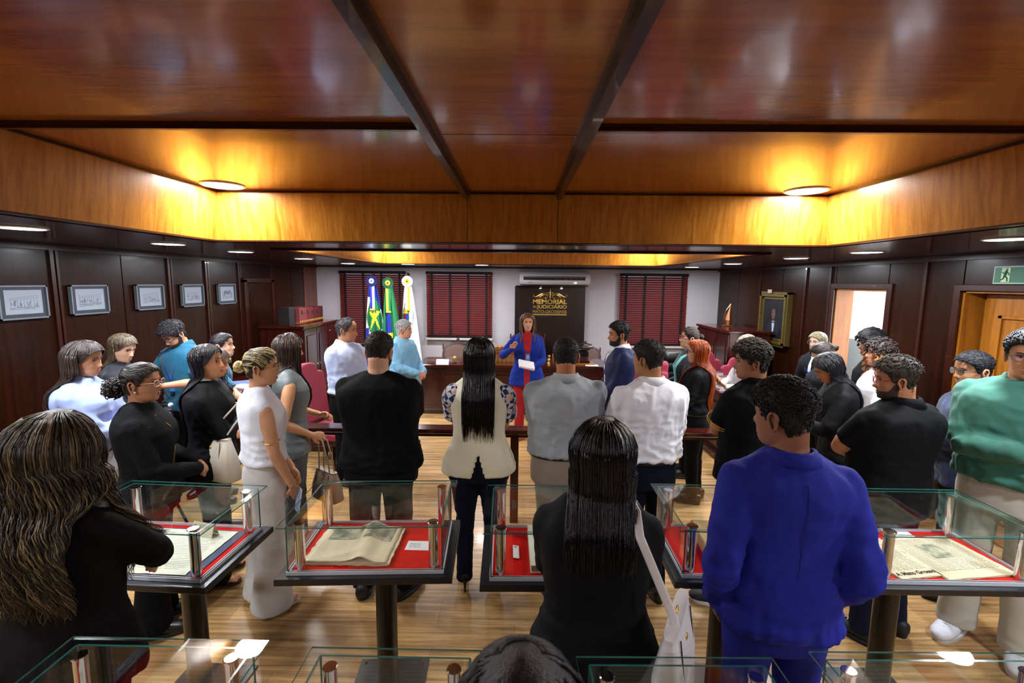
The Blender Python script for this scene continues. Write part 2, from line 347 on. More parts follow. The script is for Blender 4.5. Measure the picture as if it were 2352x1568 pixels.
# ---------------- lamps ----------------
def lamp(name, label, x, y, z, watts, group, r=.105, col=(.90, .94, 1)):
    t = thing(name, label, 'ceiling light', (x, y, z), group=group)
    MB().lathe(0, 0, [(r+.012, 0), (r+.014, -.004), (r+.004, -.009), (r-.004, -.006), (r-.004, 0)], 32).build('rim', M_rim, t, smooth=True, sharp=40)
    MB().cyl(0, 0, -.007, -.001, r-.003, 32).build('diffuser', M_led, t)
    ld = bpy.data.lights.new('lamp_light', 'AREA'); ld.shape = 'DISK'; ld.size = 2*r-.01; ld.energy = watts; ld.color = col
    lo = bpy.data.objects.new('lamp_light', ld); COL.objects.link(lo); lo.location = (0, 0, -.012); lo.parent = t
    return t
Lx = [(-2.74, y) for y in (1.4, 2.6, 3.7, 4.66, 6.03, 7.6)]+[(-1.78, 7.6), (-.6, 7.7)]+[(2.76, 1.5), (2.76, 2.74), (2.82, 3.92), (2.82, 4.9), (2.84, 6.37), (2.82, 7.8)]
where = ['outside the frame at left', 'near left wall above the first framed print', 'between the far left prints, second along the left wall', 'third light along the left wall', 'fourth light along the left wall, over the closed door', 'in the far left corner above the cabinet', 'above the window blind behind the flags', 'above the blind left of the board', 'outside the frame at right', 'near right wall above the exit sign', 'above the bright open doorway', 'second of the right wall lights from the bright doorway', 'above the gilt framed portrait', 'in the far right corner above the cabinet']
for (x, y), wh in zip(Lx, where):
    if 'outside' in wh: continue
    lamp('ceiling_light', 'round white recessed ceiling light '+wh, x, y, HC, PERIM_W, 'recessed lights in the dark low ceiling')
for x, y, wh in ((-2.74, 1.2, 'beside the photographer at left'), (2.76, 1.3, 'beside the photographer at right'), (-2.74, -.3, 'behind the photographer at left'), (2.76, -.3, 'behind the photographer at right')): lamp('ceiling_light', 'round white recessed ceiling light '+wh, x, y, HC, PERIM_W, 'recessed lights in the dark low ceiling')
for x, y, l in ((-1.88, 3.05, 'glowing in the left corner of the orange wooden ceiling'), (1.81, 3.09, 'glowing in the right corner of the orange wooden ceiling'), (-1.85, -1.4, 'in the rear left ceiling corner behind the photographer'), (1.85, -1.4, 'in the rear right ceiling corner behind the photographer'), (-1.9, 6.95, 'inside the far raised ceiling, left corner'), (1.9, 6.95, 'inside the far raised ceiling, right corner'), (-1.9, 4.5, 'inside the far raised ceiling, near left corner'), (1.9, 4.5, 'inside the far raised ceiling, near right corner')):
    lamp('coffer_light', 'round white ceiling light '+l, x, y, HT, COFFER_W, 'lights in the raised wooden ceilings', r=.115, col=(1, .95, .86))
# unseen fill panel, added to overexpose the white side-room wall
t = thing('side_room_fill', 'unseen added light panel that brightens the side room behind the open doorway', 'ceiling light', (XR+1.0, 6.0, 2.44))
MB().box(-.5, .5, -.5, .5, -.02, 0).build('diffuser', M_led, t)
ld = bpy.data.lights.new('side_room_fill_lamp', 'AREA'); ld.size = .9; ld.energy = 170; ld.color = (.95, .98, 1); lo = bpy.data.objects.new('side_room_fill_lamp', ld); COL.objects.link(lo); lo.location = (0, 0, -.03); lo.parent = t
# ================= FURNITURE AND OBJECTS =================
def glass_mat(name, tint, refl=.06, edge=False):
    m = bpy.data.materials.new(name); m.use_nodes = True; nt = m.node_tree; nt.nodes.clear(); N = nt.nodes.new; L = nt.links.new
    out = N('ShaderNodeOutputMaterial'); tr = N('ShaderNodeBsdfTransparent'); tr.inputs[0].default_value = tint
    gl = N('ShaderNodeBsdfGlossy'); gl.inputs['Roughness'].default_value = .012; fr = N('ShaderNodeFresnel'); ge = N('ShaderNodeNewGeometry'); mr = N('ShaderNodeMapRange'); mr.inputs['To Min'].default_value = 1.52; mr.inputs['To Max'].default_value = 1/1.52; L(ge.outputs['Backfacing'], mr.inputs['Value']); L(mr.outputs[0], fr.inputs[0])
    mul = N('ShaderNodeMath'); mul.operation = 'MULTIPLY'; mul.inputs[1].default_value = refl; L(fr.outputs[0], mul.inputs[0])
    mx = N('ShaderNodeMixShader'); L(mul.outputs[0], mx.inputs[0]); L(tr.outputs[0], mx.inputs[1]); L(gl.outputs[0], mx.inputs[2]); L(mx.outputs[0], out.inputs[0]); return m
M_glass = glass_mat('clear_glass', (.982, .994, .990, 1), .9)
M_gedge = mat('glass_edge_green', '#2b6f68', rough=.15, spec=.8)
M_chrome = mat('chrome', '#d9dbe0', rough=.08, metal=1); M_alu = mat('white_aluminium', '#c9ccd4', rough=.35)
M_slab = mat('black_laminate', '#1a1c22', rough=.32, bump=.03, bscale=300); M_col = mat('black_steel', '#0c0a09', rough=.28)
M_felt = mat('red_felt', '#cf0f0a', rough=.9, bump=.3, bscale=500, spec=.2)
M_paper = mat('old_paper', '#d9ceb0', rough=.85, var=.12, vscale=5); M_paper2 = mat('parchment', '#dfe0cd', rough=.85, var=.06, vscale=9)
M_pageedge = mat('aged_page_edge', '#8d7550', rough=.9, var=.3, vscale=60, stretch=(1, 1, 12)); M_ink = mat('faded_ink', '#77735f', rough=.9); M_inkd = mat('print_ink', '#35332f', rough=.9)
M_whitep = mat('white_card', '#e9eaee', rough=.7); M_mat_blue = mat('blue_backing', '#27365f', rough=.7)
def plate(b, x0, x1, y0, y1, z0, z1): b.box(x0, x1, y0, y1, z0, z1)
def display_case(cx, cy, rz, label, w=.735, d=.485, s=1.):
    t = thing('display_case', label, 'display case', (cx, cy, 0), math.radians(rz), 'glass museum cases on pedestals')
    hs = s
    MB().box(-w/2, w/2, -d/2, d/2, .838, .868, ch=.003).build('table_slab', M_slab, t)
    po = .14*(s > .9); MB().cyl(0, po, .008, .84, .052*hs, 32).build('pedestal', M_col, t, smooth=True, sharp=40)
    bp = .185*hs
    p = MB().box(-bp, bp, -bp+po, bp+po, 0, .01, ch=.002).build('base_plate', M_slab, t)
    for sx in (-1, 1):
        for sy in (-1, 1): MB().cyl(sx*(bp-.03), po+sy*(bp-.03), .01, .014, .008, 10).build('bolt', M_chrome, p)
    a, c = w/2-.045, d/2-.035        # glass box half sizes
    f = MB()
    for qx in ((-a-.006, a+.006, -c-.006, -c+.006), (-a-.006, a+.006, c-.006, c+.006), (-a-.006, -a+.006, -c, c), (a-.006, a+.006, -c, c)): f.box(qx[0], qx[1], qx[2], qx[3], .868, .884)
    f.build('frame', M_alu, t)
    MB().box(-a+.006, a-.006, -c+.006, c-.006, .866, .8745).build('felt_lining', M_felt, t)
    g = .003
    def pane(nm, x0, x1, y0, y1, z0, z1, thin):
        b = MB(); b.box(x0, x1, y0, y1, z0, z1)
        big = {'z': (0, 1), 'y': (2, 4), 'x': (3, 5)}[thin]
        b.mi = [0 if i in big else 1 for i in range(6)]
        return b.build(nm, [M_glass, M_gedge], t)
    pane('glass_side', -a, a, -c-g, -c+g, .884, 1.082, 'y'); pane('glass_side', -a, a, c-g, c+g, .884, 1.082, 'y')
    pane('glass_side', -a-g, -a+g, -c, c, .884, 1.082, 'x'); pane('glass_side', a-g, a+g, -c, c, .884, 1.082, 'x')
    pane('glass_top', -w/2+.012, w/2-.012, -d/2+.012, d/2-.012, 1.0835, 1.0885, 'z')
    for sx in (-1, 1):
        for sy in (-1, 1):
            x, y = sx*(a-.04), sy*(c-.035)
            st = MB().cyl(x, y, .875, 1.076, .021*hs, 24).build('standoff', M_chrome, t, smooth=True, sharp=40)
            MB().cyl(x, y, 1.076, 1.083, .024*hs, 24, bev=.002).build('cap', M_chrome, st, smooth=True, sharp=40)
    return t
def local(t): return Matrix.Translation(t.location) @ Matrix.Rotation(t.rotation_euler.z, 4, 'Z')
def put(o, case, x, y, rz=0., z=.8750):
    M = local(case) @ Matrix.Translation((x, y, z)) @ Matrix.Rotation(math.radians(rz), 4, 'Z'); o.matrix_world = M; return o
def sheet(b, w, d, z, t=.0012, n=14, curl=None, wob=.0, seed=0):
    rnd = random.Random(seed); v = []; f = []; m = n
    for i in range(n+1):
        for j in range(m+1):
            x = -w/2+w*i/n; y = -d/2+d*j/m; zz = z
            if i in (0, n): x += rnd.uniform(-wob, wob)
            if j in (0, m): y += rnd.uniform(-wob, wob)
            if curl: zz += curl(i/n, j/m)
            v.append((x, y, zz))
    k = len(v); v += [(x, y, z_-t) for x, y, z_ in v]
    for i in range(n):
        for j in range(m):
            a = i*(m+1)+j; f.append((a, a+m+1, a+m+2, a+1)); f.append((k+a+1, k+a+m+2, k+a+m+1, k+a))
    ed = [i*(m+1) for i in range(n+1)]+[n*(m+1)+j for j in range(1, m+1)]+[i*(m+1)+m for i in range(n-1, -1, -1)]+[j for j in range(m-1, 0, -1)]
    for a, c in zip(ed, ed[1:]+ed[:1]): f.append((a, k+a, k+c, c))
    b.add(v, f); return b
def lines(b, x0, x1, y0, y1, z, n, th=.0012, seed=0, curl=None, gap=.3):
    rnd = random.Random(seed)
    for k in range(n):
        y = y1-(y1-y0)*(k+.5)/n; x = x0
        while x < x1-.004:
            l = rnd.uniform(.006, .022); xe = min(x1, x+l); b.box(x, xe, y-th, y+th, z, z+.0004); x = xe+.003+(.01 if rnd.random() < gap*.2 else 0)
    return b
cases = [
 display_case(-1.60, 1.99, -3, 'glass display case with large pale parchment and a folded name card, front left'),
 display_case(-.645, 2.05, 3, 'glass display case holding a curled old newspaper volume on red felt, second from left'),
 display_case(.215, 2.03, 1.5, 'glass display case behind the woman with the white shoulder bag'),
 display_case(1.035, 2.06, -1, 'glass display case with a thick worn book, left of the bright blue suit'),
 display_case(1.85, 2.05, 0, 'glass display case with two spread old newspapers, far right of its row'),
 display_case(-.975, .995, 0, 'smaller glass display case in the bottom left corner reflecting the orange ceiling', .585, .44, .82),
 display_case(-.325, .975, 0, 'smaller glass display case at bottom centre, left of the dark haired head', .50, .44, .82),
 display_case(.44, .965, 1, 'smaller glass display case at the bottom, in front of the white shoulder bag', .56, .44, .82),
 display_case(1.135, 1.0, 1, 'smaller glass display case in the bottom right corner', .65, .44, .82)]
# case 1
b = MB(); sheet(b, .50, .36, .003, seed=1); o = b.build('backing_board', M_mat_blue); tag(o, 'dark blue backing board under the large parchment in the left case', 'board'); put(o, cases[0], .03, -.01)
b = MB(); sheet(b, .46, .345, .006, wob=.002, seed=2, curl=lambda u, v: .012*max(0, .25-u)*4*(v < .3)); o = b.build('parchment_document', M_paper2)
c = MB(); lines(c, -.19, .19, -.14, .13, .0065, 22, seed=3); c.build('handwriting', mat('pale_ink', '#bfc2ae', rough=.9), o); tag(o, 'large pale handwritten parchment lying in the front left case', 'document'); put(o, cases[0], .01, -.015, z=.8755)
b = MB(); b.add([(-.062, -.02, 0), (.062, -.02, 0), (.062, .0, .06), (-.062, .0, .06), (.062, .022, 0), (-.062, .022, 0)], [(0, 1, 2, 3), (3, 2, 4, 5)])
o = b.build('tent_card', mat('cream_card', '#d8d3b4', rough=.7)); c = MB(); Mx = Matrix.Translation((-.045, -.0115, .028)) @ Matrix.Rotation(math.radians(71), 4, 'X')
c.loft([xf([(0, .013, 0)], Mx)[0], xf([(0, .013, .0012)], Mx)[0]], .009, .009, (1, 0, 0), xf([(0, 1, 0)], Mx.to_3x3().to_4x4())[0], 10); c.build('emblem', mat('card_gold', '#a58f4c', rough=.5), o)
c = MB()
for k in range(3): v = xf(np.array([(.02, .020-.006*k, .0006), (.085, .020-.006*k, .0006), (.085, .0218-.006*k, .0006), (.02, .0218-.006*k, .0006)]), Mx); c.add(v, [(0, 1, 2, 3)])
c.build('print', M_ink, o); tag(o, 'cream folded name card with small gold emblem standing in the left case', 'card'); put(o, cases[0], .10, .12, -12, .8825)
# case 2 : curled volume
t = thing('newspaper_volume', 'old newspaper volume lying open with a curled page, frayed right edge', 'newspaper'); 
b = MB()
for k in range(6): sheet(b, .36+.004*k, .30, .003+.0022*k, wob=.004, seed=20+k)
b.build('lower_pages', M_paper, t)
cu = lambda u, v: .030*math.exp(-((u-.62)/.13)**2)*(.35+.65*v)+.018*math.exp(-((u-.7)/.10)**2)*(1-v)
b = MB(); sheet(b, .35, .30, .018, wob=.003, seed=30, n=26, curl=cu); p = b.build('top_page', M_paper, t, smooth=True)
# engraving printed on the page follows the curl
def printpatch(u0, u1, v0, v1, w, d, z, cu, n=16):
    v = []; f = []
    for i in range(n+1):
        for j in range(n+1):
            u = u0+(u1-u0)*i/n; q = v0+(v1-v0)*j/n; v.append((-w/2+w*u, -d/2+d*q, z+cu(u, q)+.0012))
    for i in range(n):
        for j in range(n): a = i*(n+1)+j; f.append((a, a+n+1, a+n+2, a+1))
    return MB().add(v, f)
M_engr = mat('engraving_ink', '#6d7264', rough=.9, col2='#b9b79c', vscale=26)
printpatch(.08, .50, .58, .93, .35, .30, .018, cu).build('engraving', M_engr, p); printpatch(.56, .93, .55, .95, .35, .30, .018, cu, 22).build('engraving', M_engr, p)
put(t, cases[1], -.09, -.01, -3); t.rotation_euler.z += 0
o = MB().box(-.065, .065, -.038, .038, 0, .001).build('caption_card', M_whitep); c = MB(); lines(c, -.05, .0, -.02, .02, .001, 4, seed=5); c.build('print', M_ink, o); tag(o, 'white caption card on red felt right of the curled newspaper', 'card'); put(o, cases[1], .20, -.01, -4)
# case 3
def old_book(name, label, case, x, y, rz, w, d, h, cover, page, open_=False):
    t = thing(name, label, 'book')
    MB().box(-w/2+.004, w/2-.004, -d/2+.004, d/2-.004, .003, h-.003).build('page_block', page, t)
    MB().box(-w/2, w/2, -d/2, d/2, h-.003, h, ch=.001).build('cover', cover, t); MB().box(-w/2, w/2, -d/2, d/2, 0, .003).build('back_cover', cover, t)
    put(t, case, x, y, rz); return t
t = old_book('manuscript_book', 'thick manuscript volume with cream handwritten page on red felt, in the centre case', cases[2], .055, -.0, 0, .42, .335, .034, M_paper2, M_pageedge)
c = MB(); lines(c, -.17, .17, -.14, .14, .0341, 20, seed=8); c.build('handwriting', mat('brown_ink', '#c0b596', rough=.9), t)
o = MB().box(-.014, .014, -.05, .05, .006, .0075, M=Matrix.Rotation(math.radians(10), 4, 'Y')).build('caption_card', M_whitep); c = MB().box(-.009, .004, .03, .042, .0078, .0083, M=Matrix.Rotation(math.radians(10), 4, 'Y')).build('emblem', MATS['card_gold'], o)
tag(o, 'narrow white caption card at the left end of the centre case', 'card'); put(o, cases[2], -.215, -.02, 0)
# case 4
M_leather = mat('worn_leather', '#9c8052', rough=.7, col2='#b89c66', vscale=14, bump=.3, bscale=60)
t = old_book('old_book', 'thick worn tan book with rounded rotting edges in the case beside the blue suited man', cases[3], .03, -.005, -4, .40, .30, .062, M_leather, M_pageedge)
c = MB().loft([(-.2, -.15+.30*k/6, .031) for k in range(7)], .014, .031, (1, 0, 0), (0, 0, 1), 12); c.build('spine', M_leather, t, smooth=True)
# case 5
for k, (x, y, w, d, rz, lb) in enumerate([(-.16, -.035, .20, .30, 10, 'narrow yellowed newspaper with bold masthead, left of the pair in the right case'), (.11, -.02, .34, .31, 8, 'wide yellowed newspaper with a portrait engraving, right of the pair in the right case')]):
    t = thing('old_newspaper', lb, 'newspaper', group=None); b = MB()
    for q in range(4): sheet(b, w, d, .002+.002*q, wob=.003, seed=50+9*k+q)
    b.build('pages', M_paper, t); c = MB()
    for cc in range(3 if k == 0 else 5):
        n = 3 if k == 0 else 5; x0 = -w/2+.015+(w-.03)*cc/n; lines(c, x0, x0+(w-.03)/n-.006, -d/2+.05, d/2-.015, .0083, 26, th=.0009, seed=70+cc+k*10)
    c.build('columns_of_print', M_ink, t)
    z = .0088; printpatch(.3, .62, .45, .8, w, d, z-.0012, lambda u, v: 0).build('engraving', M_engr, t)
    if k == 0: text_obj('masthead', 'A Mato Grosso', .03, M_inkd, t, Matrix.Translation((0, -d/2+.028, .009)), ext=.0003, font_bold=.0006)
    put(t, cases[4], x, y, rz)
o = MB().box(-.055, .055, -.03, .03, 0, .001).build('caption_card', M_whitep); tag(o, 'white caption card at the back right of the newspaper case', 'card'); put(o, cases[4], .06, .168, 0)
o = MB().box(-.055, .055, -.03, .03, 0, .001).build('caption_card', M_whitep); tag(o, 'white caption card at the back left of the newspaper case', 'card'); put(o, cases[4], -.2, .168, 0)
# nearer row contents
for k, (w, d, x, lb) in enumerate([(.36, .26, .03, 'grey paper sheet inside the bottom left case'), (.34, .26, 0, 'grey paper sheet inside the bottom centre case'), (.33, .25, -.05, 'cream document inside the case below the white bag'), (.40, .27, -.04, 'grey-white document inside the bottom right case')]):
    b = MB(); sheet(b, w, d, .004, seed=90+k, wob=.002); o = b.build('document', [M_paper2, M_paper2, M_paper, M_paper2][k]); c = MB(); lines(c, -w/2+.02, w/2-.02, -d/2+.02, d/2-.02, .0043, 14, seed=k); c.build('handwriting', M_ink, o)
    tag(o, lb, 'document'); put(o, cases[5+k], x, 0)
t = thing('camera_tripod', 'black camera gimbal on a tripod between the two women dressed in black', 'tripod', (-2.44, 3.12, 0))
MB().tube([(0, 0, .55), (0, 0, 1.14)], .013, 8).build('column', M_col, t)
for k in range(3): a = k*2*PI/3+.4; MB().tube([(0, 0, .62), (.20*math.cos(a), .20*math.sin(a), .01)], .010, 6).build('leg', M_col, t)
o = MB().box(-.035, .045, -.03, .03, 1.13, 1.21, ch=.012).build('camera_body', M_slab, t); MB().ball((.045, -.01, 1.17), (.016, .02, .02), 12, 8).build('lens', mat('violet_lens', '#4a3c8c', rough=.15), o, smooth=True)
MB().tube([(-.05, 0, 1.235), (.05, 0, 1.235)], .010, 8).build('handle_bar', M_col, t); MB().ball((.055, 0, 1.237), .016, 10, 7).build('knob', M_alu, t, smooth=True); MB().tube([(0, 0, 1.2), (0, 0, 1.26)], .006, 6).build('pin', M_col, t)
# ---------------- courtroom rail ----------------
t = thing('court_rail', 'low dark polished wooden rail on posts crossing the room behind the visitors', 'railing', (0, 3.93, 0))
MB().box(-2.35, 2.34, -.075, .075, .812, .85, ch=.005).build('handrail', M_darktop, t)
MB().box(-2.33, 2.32, -.03, .03, .775, .812).build('apron', M_dark, t)
for x in (-2.28, -1.43, -.02, 1.33, 2.27): MB().box(x-.035, x+.035, -.035, .035, 0, .776, ch=.004).build('post', M_dark, t)
# ---------------- desks ----------------
def table(name, label, x0, x1, y0, y1, h, inset=.06, mt=M_darktop, plinth=0., group=None):
    t = thing(name, label, 'desk', ((x0+x1)/2, (y0+y1)/2, 0), group=group); a, c = (x1-x0)/2, (y1-y0)/2
    MB().box(-a, a, -c, c, h-.045, h, ch=.005).build('desktop', mt, t)
    p = MB(); p.box(-a+inset, a-inset, -c+inset, c-inset, .06, h-.045); p.build('carcass', M_dark, t)
    q = MB(); n = max(1, int((x1-x0-2*inset)/.75)); wd = (2*a-2*inset)/n
    for i in range(n):
        xa = -a+inset+i*wd+.04; q.box(xa, xa+wd-.08, -c+inset-.014, -c+inset, .14, h-.16, ch=.006)
    q.box(-a+inset-.01, a-inset+.01, -c+inset-.016, -c+inset, h-.12, h-.1, ch=.003)
    n = max(1, int((y1-y0-2*inset)/.75)); wd = (2*c-2*inset)/n
    for sx in (-1, 1):
        for i in range(n):
            ya = -c+inset+i*wd+.04; xx = sx*(a-inset); q.box(min(xx, xx+sx*.014), max(xx, xx+sx*.014), ya, ya+wd-.08, .14, h-.16, ch=.006)
    q.build('raised_panels', M_dark, t)
    MB().box(-a+inset-.02-plinth, a-inset+.02+plinth, -c+inset-.02, c-inset+.02, 0, .075, ch=.004).build('plinth', M_trim, t)
    return t
desk = table('judges_desk', 'long dark polished judges desk facing the room below the lettered board', -1.58, 1.42, 7.24, 8.0, .80)
table('side_desk', 'dark wooden side desk on the left, behind the fuchsia chair', -2.85, -2.09, 5.50, 7.1, .80)
rt = table('side_desk', 'dark wooden side desk on the right, covered with stacked booklets', 2.38, 2.86, 5.45, 6.85, .83, plinth=.04)
table('side_table', 'small red-brown table by the left wall holding blue booklets', -3.74, -3.1, 5.0, 6.2, .80)
# booklets on the right desk
M_cov = mat('booklet_cover', '#5d4238', rough=.35); M_pg = mat('booklet_pages', '#cfcfe0', rough=.7)
def booklet(lb, x, y, z, rz, w=.20, d=.14, h=.012, cov=M_cov, group=None, cat='booklet'):
    t = thing('booklet', lb, cat, (x, y, z), math.radians(rz), group)
    MB().box(-w/2, w/2, -d/2, d/2, h-.002, h).build('cover', cov, t); MB().box(-w/2+.002, w/2-.002, -d/2+.002, d/2-.002, .0, h-.002).build('pages', M_pg, t); return t
rnd = random.Random(5)
src = booklet('thin brown booklet in the spread stacks on the right side desk', 2.6, 5.7, .8305, 4, group='booklets stacked on the right side desk')
first = True
for i in range(2):
    for j in range(5):
        for k in range(4):
            c = src if first else copy_tree(src); first = False
            c.location = (2.50+.225*i+rnd.uniform(-.02, .02), 5.62+.27*j+rnd.uniform(-.02, .02)+k*.02, .8305+k*.0122); c.rotation_euler.z = math.radians(rnd.uniform(-7, 7)+4); c['label'] = 'brown booklet, %s of its %s stack in the %s row of the right side desk' % (('bottom', 'second', 'third', 'top')[k], ('left', 'right')[i], ('nearest', 'second', 'middle', 'fourth', 'farthest')[j])
for k, (x, y, rz, c_) in enumerate([(-3.5, 5.35, 10, '#2b2f9c'), (-3.33, 5.55, -20, '#c9ccd8'), (-3.5, 5.75, 30, '#7f8fc6'), (-3.35, 5.22, 5, '#c2402c')]):
    booklet(['blue', 'white', 'pale blue', 'red edged'][k]+' booklet lying on the small table at the left wall', x, y, .801, rz, .29, .2, .014, mat('cov%d' % k, c_, rough=.4))
# ---------------- cabinets ----------------
def cabinet(label, x0, x1, y0, y1, h, fs):
    """fs = +1 doors face +x, -1 doors face -x"""
    t = thing('cabinet', label, 'cabinet', ((x0+x1)/2, (y0+y1)/2, 0)); a, c = (x1-x0)/2, (y1-y0)/2
    MB().box(-a, a, -c, c, .06, h-.04).build('body', M_dark, t); MB().box(-a-.03, a+.03, -c-.03, c+.03, h-.04, h, ch=.008).build('top', M_darktop, t); MB().box(-a-.01, a+.01, -c-.01, c+.01, 0, .09, ch=.005).build('plinth', M_trim, t)
    n = 3; wd = 2*c/n
    for i in range(n):
        ya, yb = -c+i*wd+.01, -c+(i+1)*wd-.01; xx = fs*a; xo = xx+fs*.02
        d = MB().box(min(xx, xo), max(xx, xo), ya, yb, .11, h-.06, ch=.004).build('door', M_dark, t)
        xo2 = xo+fs*.01; MB().box(min(xo, xo2), max(xo, xo2), ya+.07, yb-.07, .2, h-.15, ch=.008).build('raised_panel', M_dark, d)
        MB().ball((xo+fs*.016, yb-.035 if i % 2 == 0 else ya+.035, .8), .012, 10, 6).build('knob', MATS['brass'], d, smooth=True)
    MB().box(-a+.08, a-.08, -c-.012, -c, .2, h-.15, ch=.008).build('side_panel', M_dark, t)
    return t
cabinet('tall dark cabinet in the far left corner with law books on top', XL+.07, -3.17, 6.84, 8.12, 1.42, 1)
cabinet('dark panelled cabinet by the right wall carrying a bronze sculpture', 3.1, XR-.12, 6.88, 8.1, 1.42, -1)
# books and box on the left cabinet
t = MB().box(-.08, .08, -.10, .10, 0, .27, ch=.003).build('book_box', mat('black_box', '#140b0c', rough=.5)); tag(t, 'black box at the near end of the book row on the left cabinet', 'box'); t.location = (-3.46, 6.98, 1.42)
MB().box(-.05, .05, -.1005, -.10, .03, .05).build('gold_mark', MATS['brass'], t)
M_spine = [mat('spine_%d' % i, c, rough=.45) for i, c in enumerate(('#6d2a2c', '#561b1e', '#451214', '#3c1012'))]; M_gold = mat('gilt', '#c9a24a', rough=.35, metal=.6); M_blk = mat('black_band', '#15171c', rough=.5)
for k in range(14):
    t = thing('law_book', 'red law book, %s from the near end of the left cabinet row' % (['first', 'second', 'third', 'fourth', 'fifth', 'sixth', 'seventh', 'eighth', 'ninth', 'tenth', 'eleventh', 'twelfth', 'thirteenth', 'fourteenth'][k]), 'book', (-3.42+.0*k, 7.125+.062*k, 1.42), group='law books on the left cabinet')
    h = .25+.012*math.sin(k*2.1)-(0.015 if k > 6 else 0); m = M_spine[min(3, k//4)]
    MB().box(-.09, .09, -.027, .027, 0, h, ch=.006).build('cover', m, t); MB().box(.0901, .0915, -.024, .024, .03, .055).build('gilt_band', M_gold, t); MB().box(.0901, .0915, -.024, .024, h-.11, h-.05).build('title_band', M_blk if k % 3 == 1 else m, t)
    MB().box(-.085, .085, -.0285, -.028, .02, .03).build('gilt_line', M_gold, t)
# bronze sculpture on right cabinet
t = thing('bronze_sculpture', 'pointed bronze spire sculpture standing on the right cabinet', 'sculpture', (3.40, 7.65, 1.42)); M_br = mat('bronze', '#8a5c3c', rough=.35, metal=.8)
MB().box(-.07, .07, -.06, .06, 0, .02, ch=.004).build('base', M_br, t)
MB().loft([(0, 0, .02), (0, 0, .10), (0, 0, .17), (.01, 0, .25), (.02, 0, .32), (.025, 0, .35)], [.045, .062, .05, .028, .01, .002], [.035, .045, .035, .02, .008, .002], (1, 0, 0), (0, 1, 0), 8).build('spire', M_br, t)
for s in (-1, 1): MB().tube([(s*.06, 0, .02), (s*.075, 0, .14), (s*.04, 0, .26), (.025, 0, .36)], .006, 6).build('rib', M_br, t)
# ---------------- things on the judges desk ----------------
M_tome = mat('tome_leather', '#6b3d16', rough=.55, col2='#a06a28', vscale=9, bump=.2, bscale=50)
for k in range(9):
    t = thing('old_tome', 'brown leather tome, %s from the left in the row on the judges desk' % (['first', 'second', 'third', 'fourth', 'fifth', 'sixth', 'seventh', 'eighth', 'ninth'][k]), 'book', (-.43+.066*k, 7.66, .80), group='leather tomes on the judges desk'); h = .25+.01*math.sin(k*3)
    MB().box(-.03, .03, -.09, .09, 0, h, ch=.004).build('cover', M_tome, t); q = MB()
    for z in (.05, .11, .17, .21): q.box(-.031, .031, -.0925, -.089, z, z+.006)
    q.build('spine_bands', M_gold, t); MB().box(-.022, .022, -.0918, -.0895, .125, .16).build('title_label', mat('tome_label', '#8f2f1c', rough=.5), t)
b = MB(); b.add([(-.1, -.05, 0), (.1, -.05, 0), (.1, .0, .062), (-.1, .0, .062), (.1, .05, 0), (-.1, .05, 0)], [(0, 1, 2, 3), (3, 2, 4, 5)]); o = b.build('name_card', M_whitep); o.location = (-1.2, 7.40, .8005); tag(o, 'white folded card on the left part of the judges desk', 'card')
t = thing('small_statuette', 'small wooden and brass figurine beside the white card on the desk', 'figurine', (-1.01, 7.42, .80)); MB().box(-.025, .025, -.02, .02, 0, .012).build('base', M_dark, t)
MB().lathe(0, 0, [(.014, .012), (.008, .03), (.022, .055), (.03, .08), (.02, .1), (.012, .112)], 10).build('figure', M_gold, t, smooth=True)
t = thing('brass_ornament', 'shiny brass owl-like ornament on the desk right of the speaker', 'figurine', (.50, 7.45, .80)); MB().lathe(0, 0, [(.03, 0), (.03, .012), (.012, .02), (.024, .05), (.03, .075), (.016, .092), (.024, .115), (.022, .135), (.006, .15)], 14).build('figure', mat('polished_brass', '#e0bd5a', rough=.15, metal=1), t, smooth=True)
# typewriter
t = thing('typewriter', 'antique black typewriter on a wooden board at the right of the desk', 'typewriter', (1.02, 7.58, .80), math.radians(0)); M_tw = mat('black_enamel', '#0c0d10', rough=.18, coat=.6)
MB().box(-.2, .2, -.2, .17, 0, .018, ch=.003).build('wooden_board', M_amber, t); MB().box(-.13, .13, -.15, .15, .02, .06, ch=.01).build('base_frame', M_tw, t)
MB().box(-.125, .125, -.02, .15, .06, .20, ch=.02).build('body', M_tw, t); MB().tube([(-.19, .06, .25), (.19, .06, .25)], .022, 14).build('platen', M_tw, t, smooth=True)
MB().box(-.15, .15, .03, .12, .20, .235, ch=.008).build('carriage', M_chrome, t)
for s in (-1, 1): MB().cyl(s*.07, .0, .235, .25, .035, 16).build('ribbon_spool', M_tw, t)
q = MB()
for r in range(4):
    for k in range(10): q.cyl(-.1+.0222*k+(r % 2)*.008, -.13+.028*r, .06, .075+.012*r, .008, 8)
q.build('keys', M_chrome, t); 
b = MB(); sheet(b, .2, .14, .0008, seed=4); o = b.build('paper_sheet', M_whitep); o.location = (1.17, 7.36, .8007); tag(o, 'white paper sheet lying beside the typewriter', 'paper')
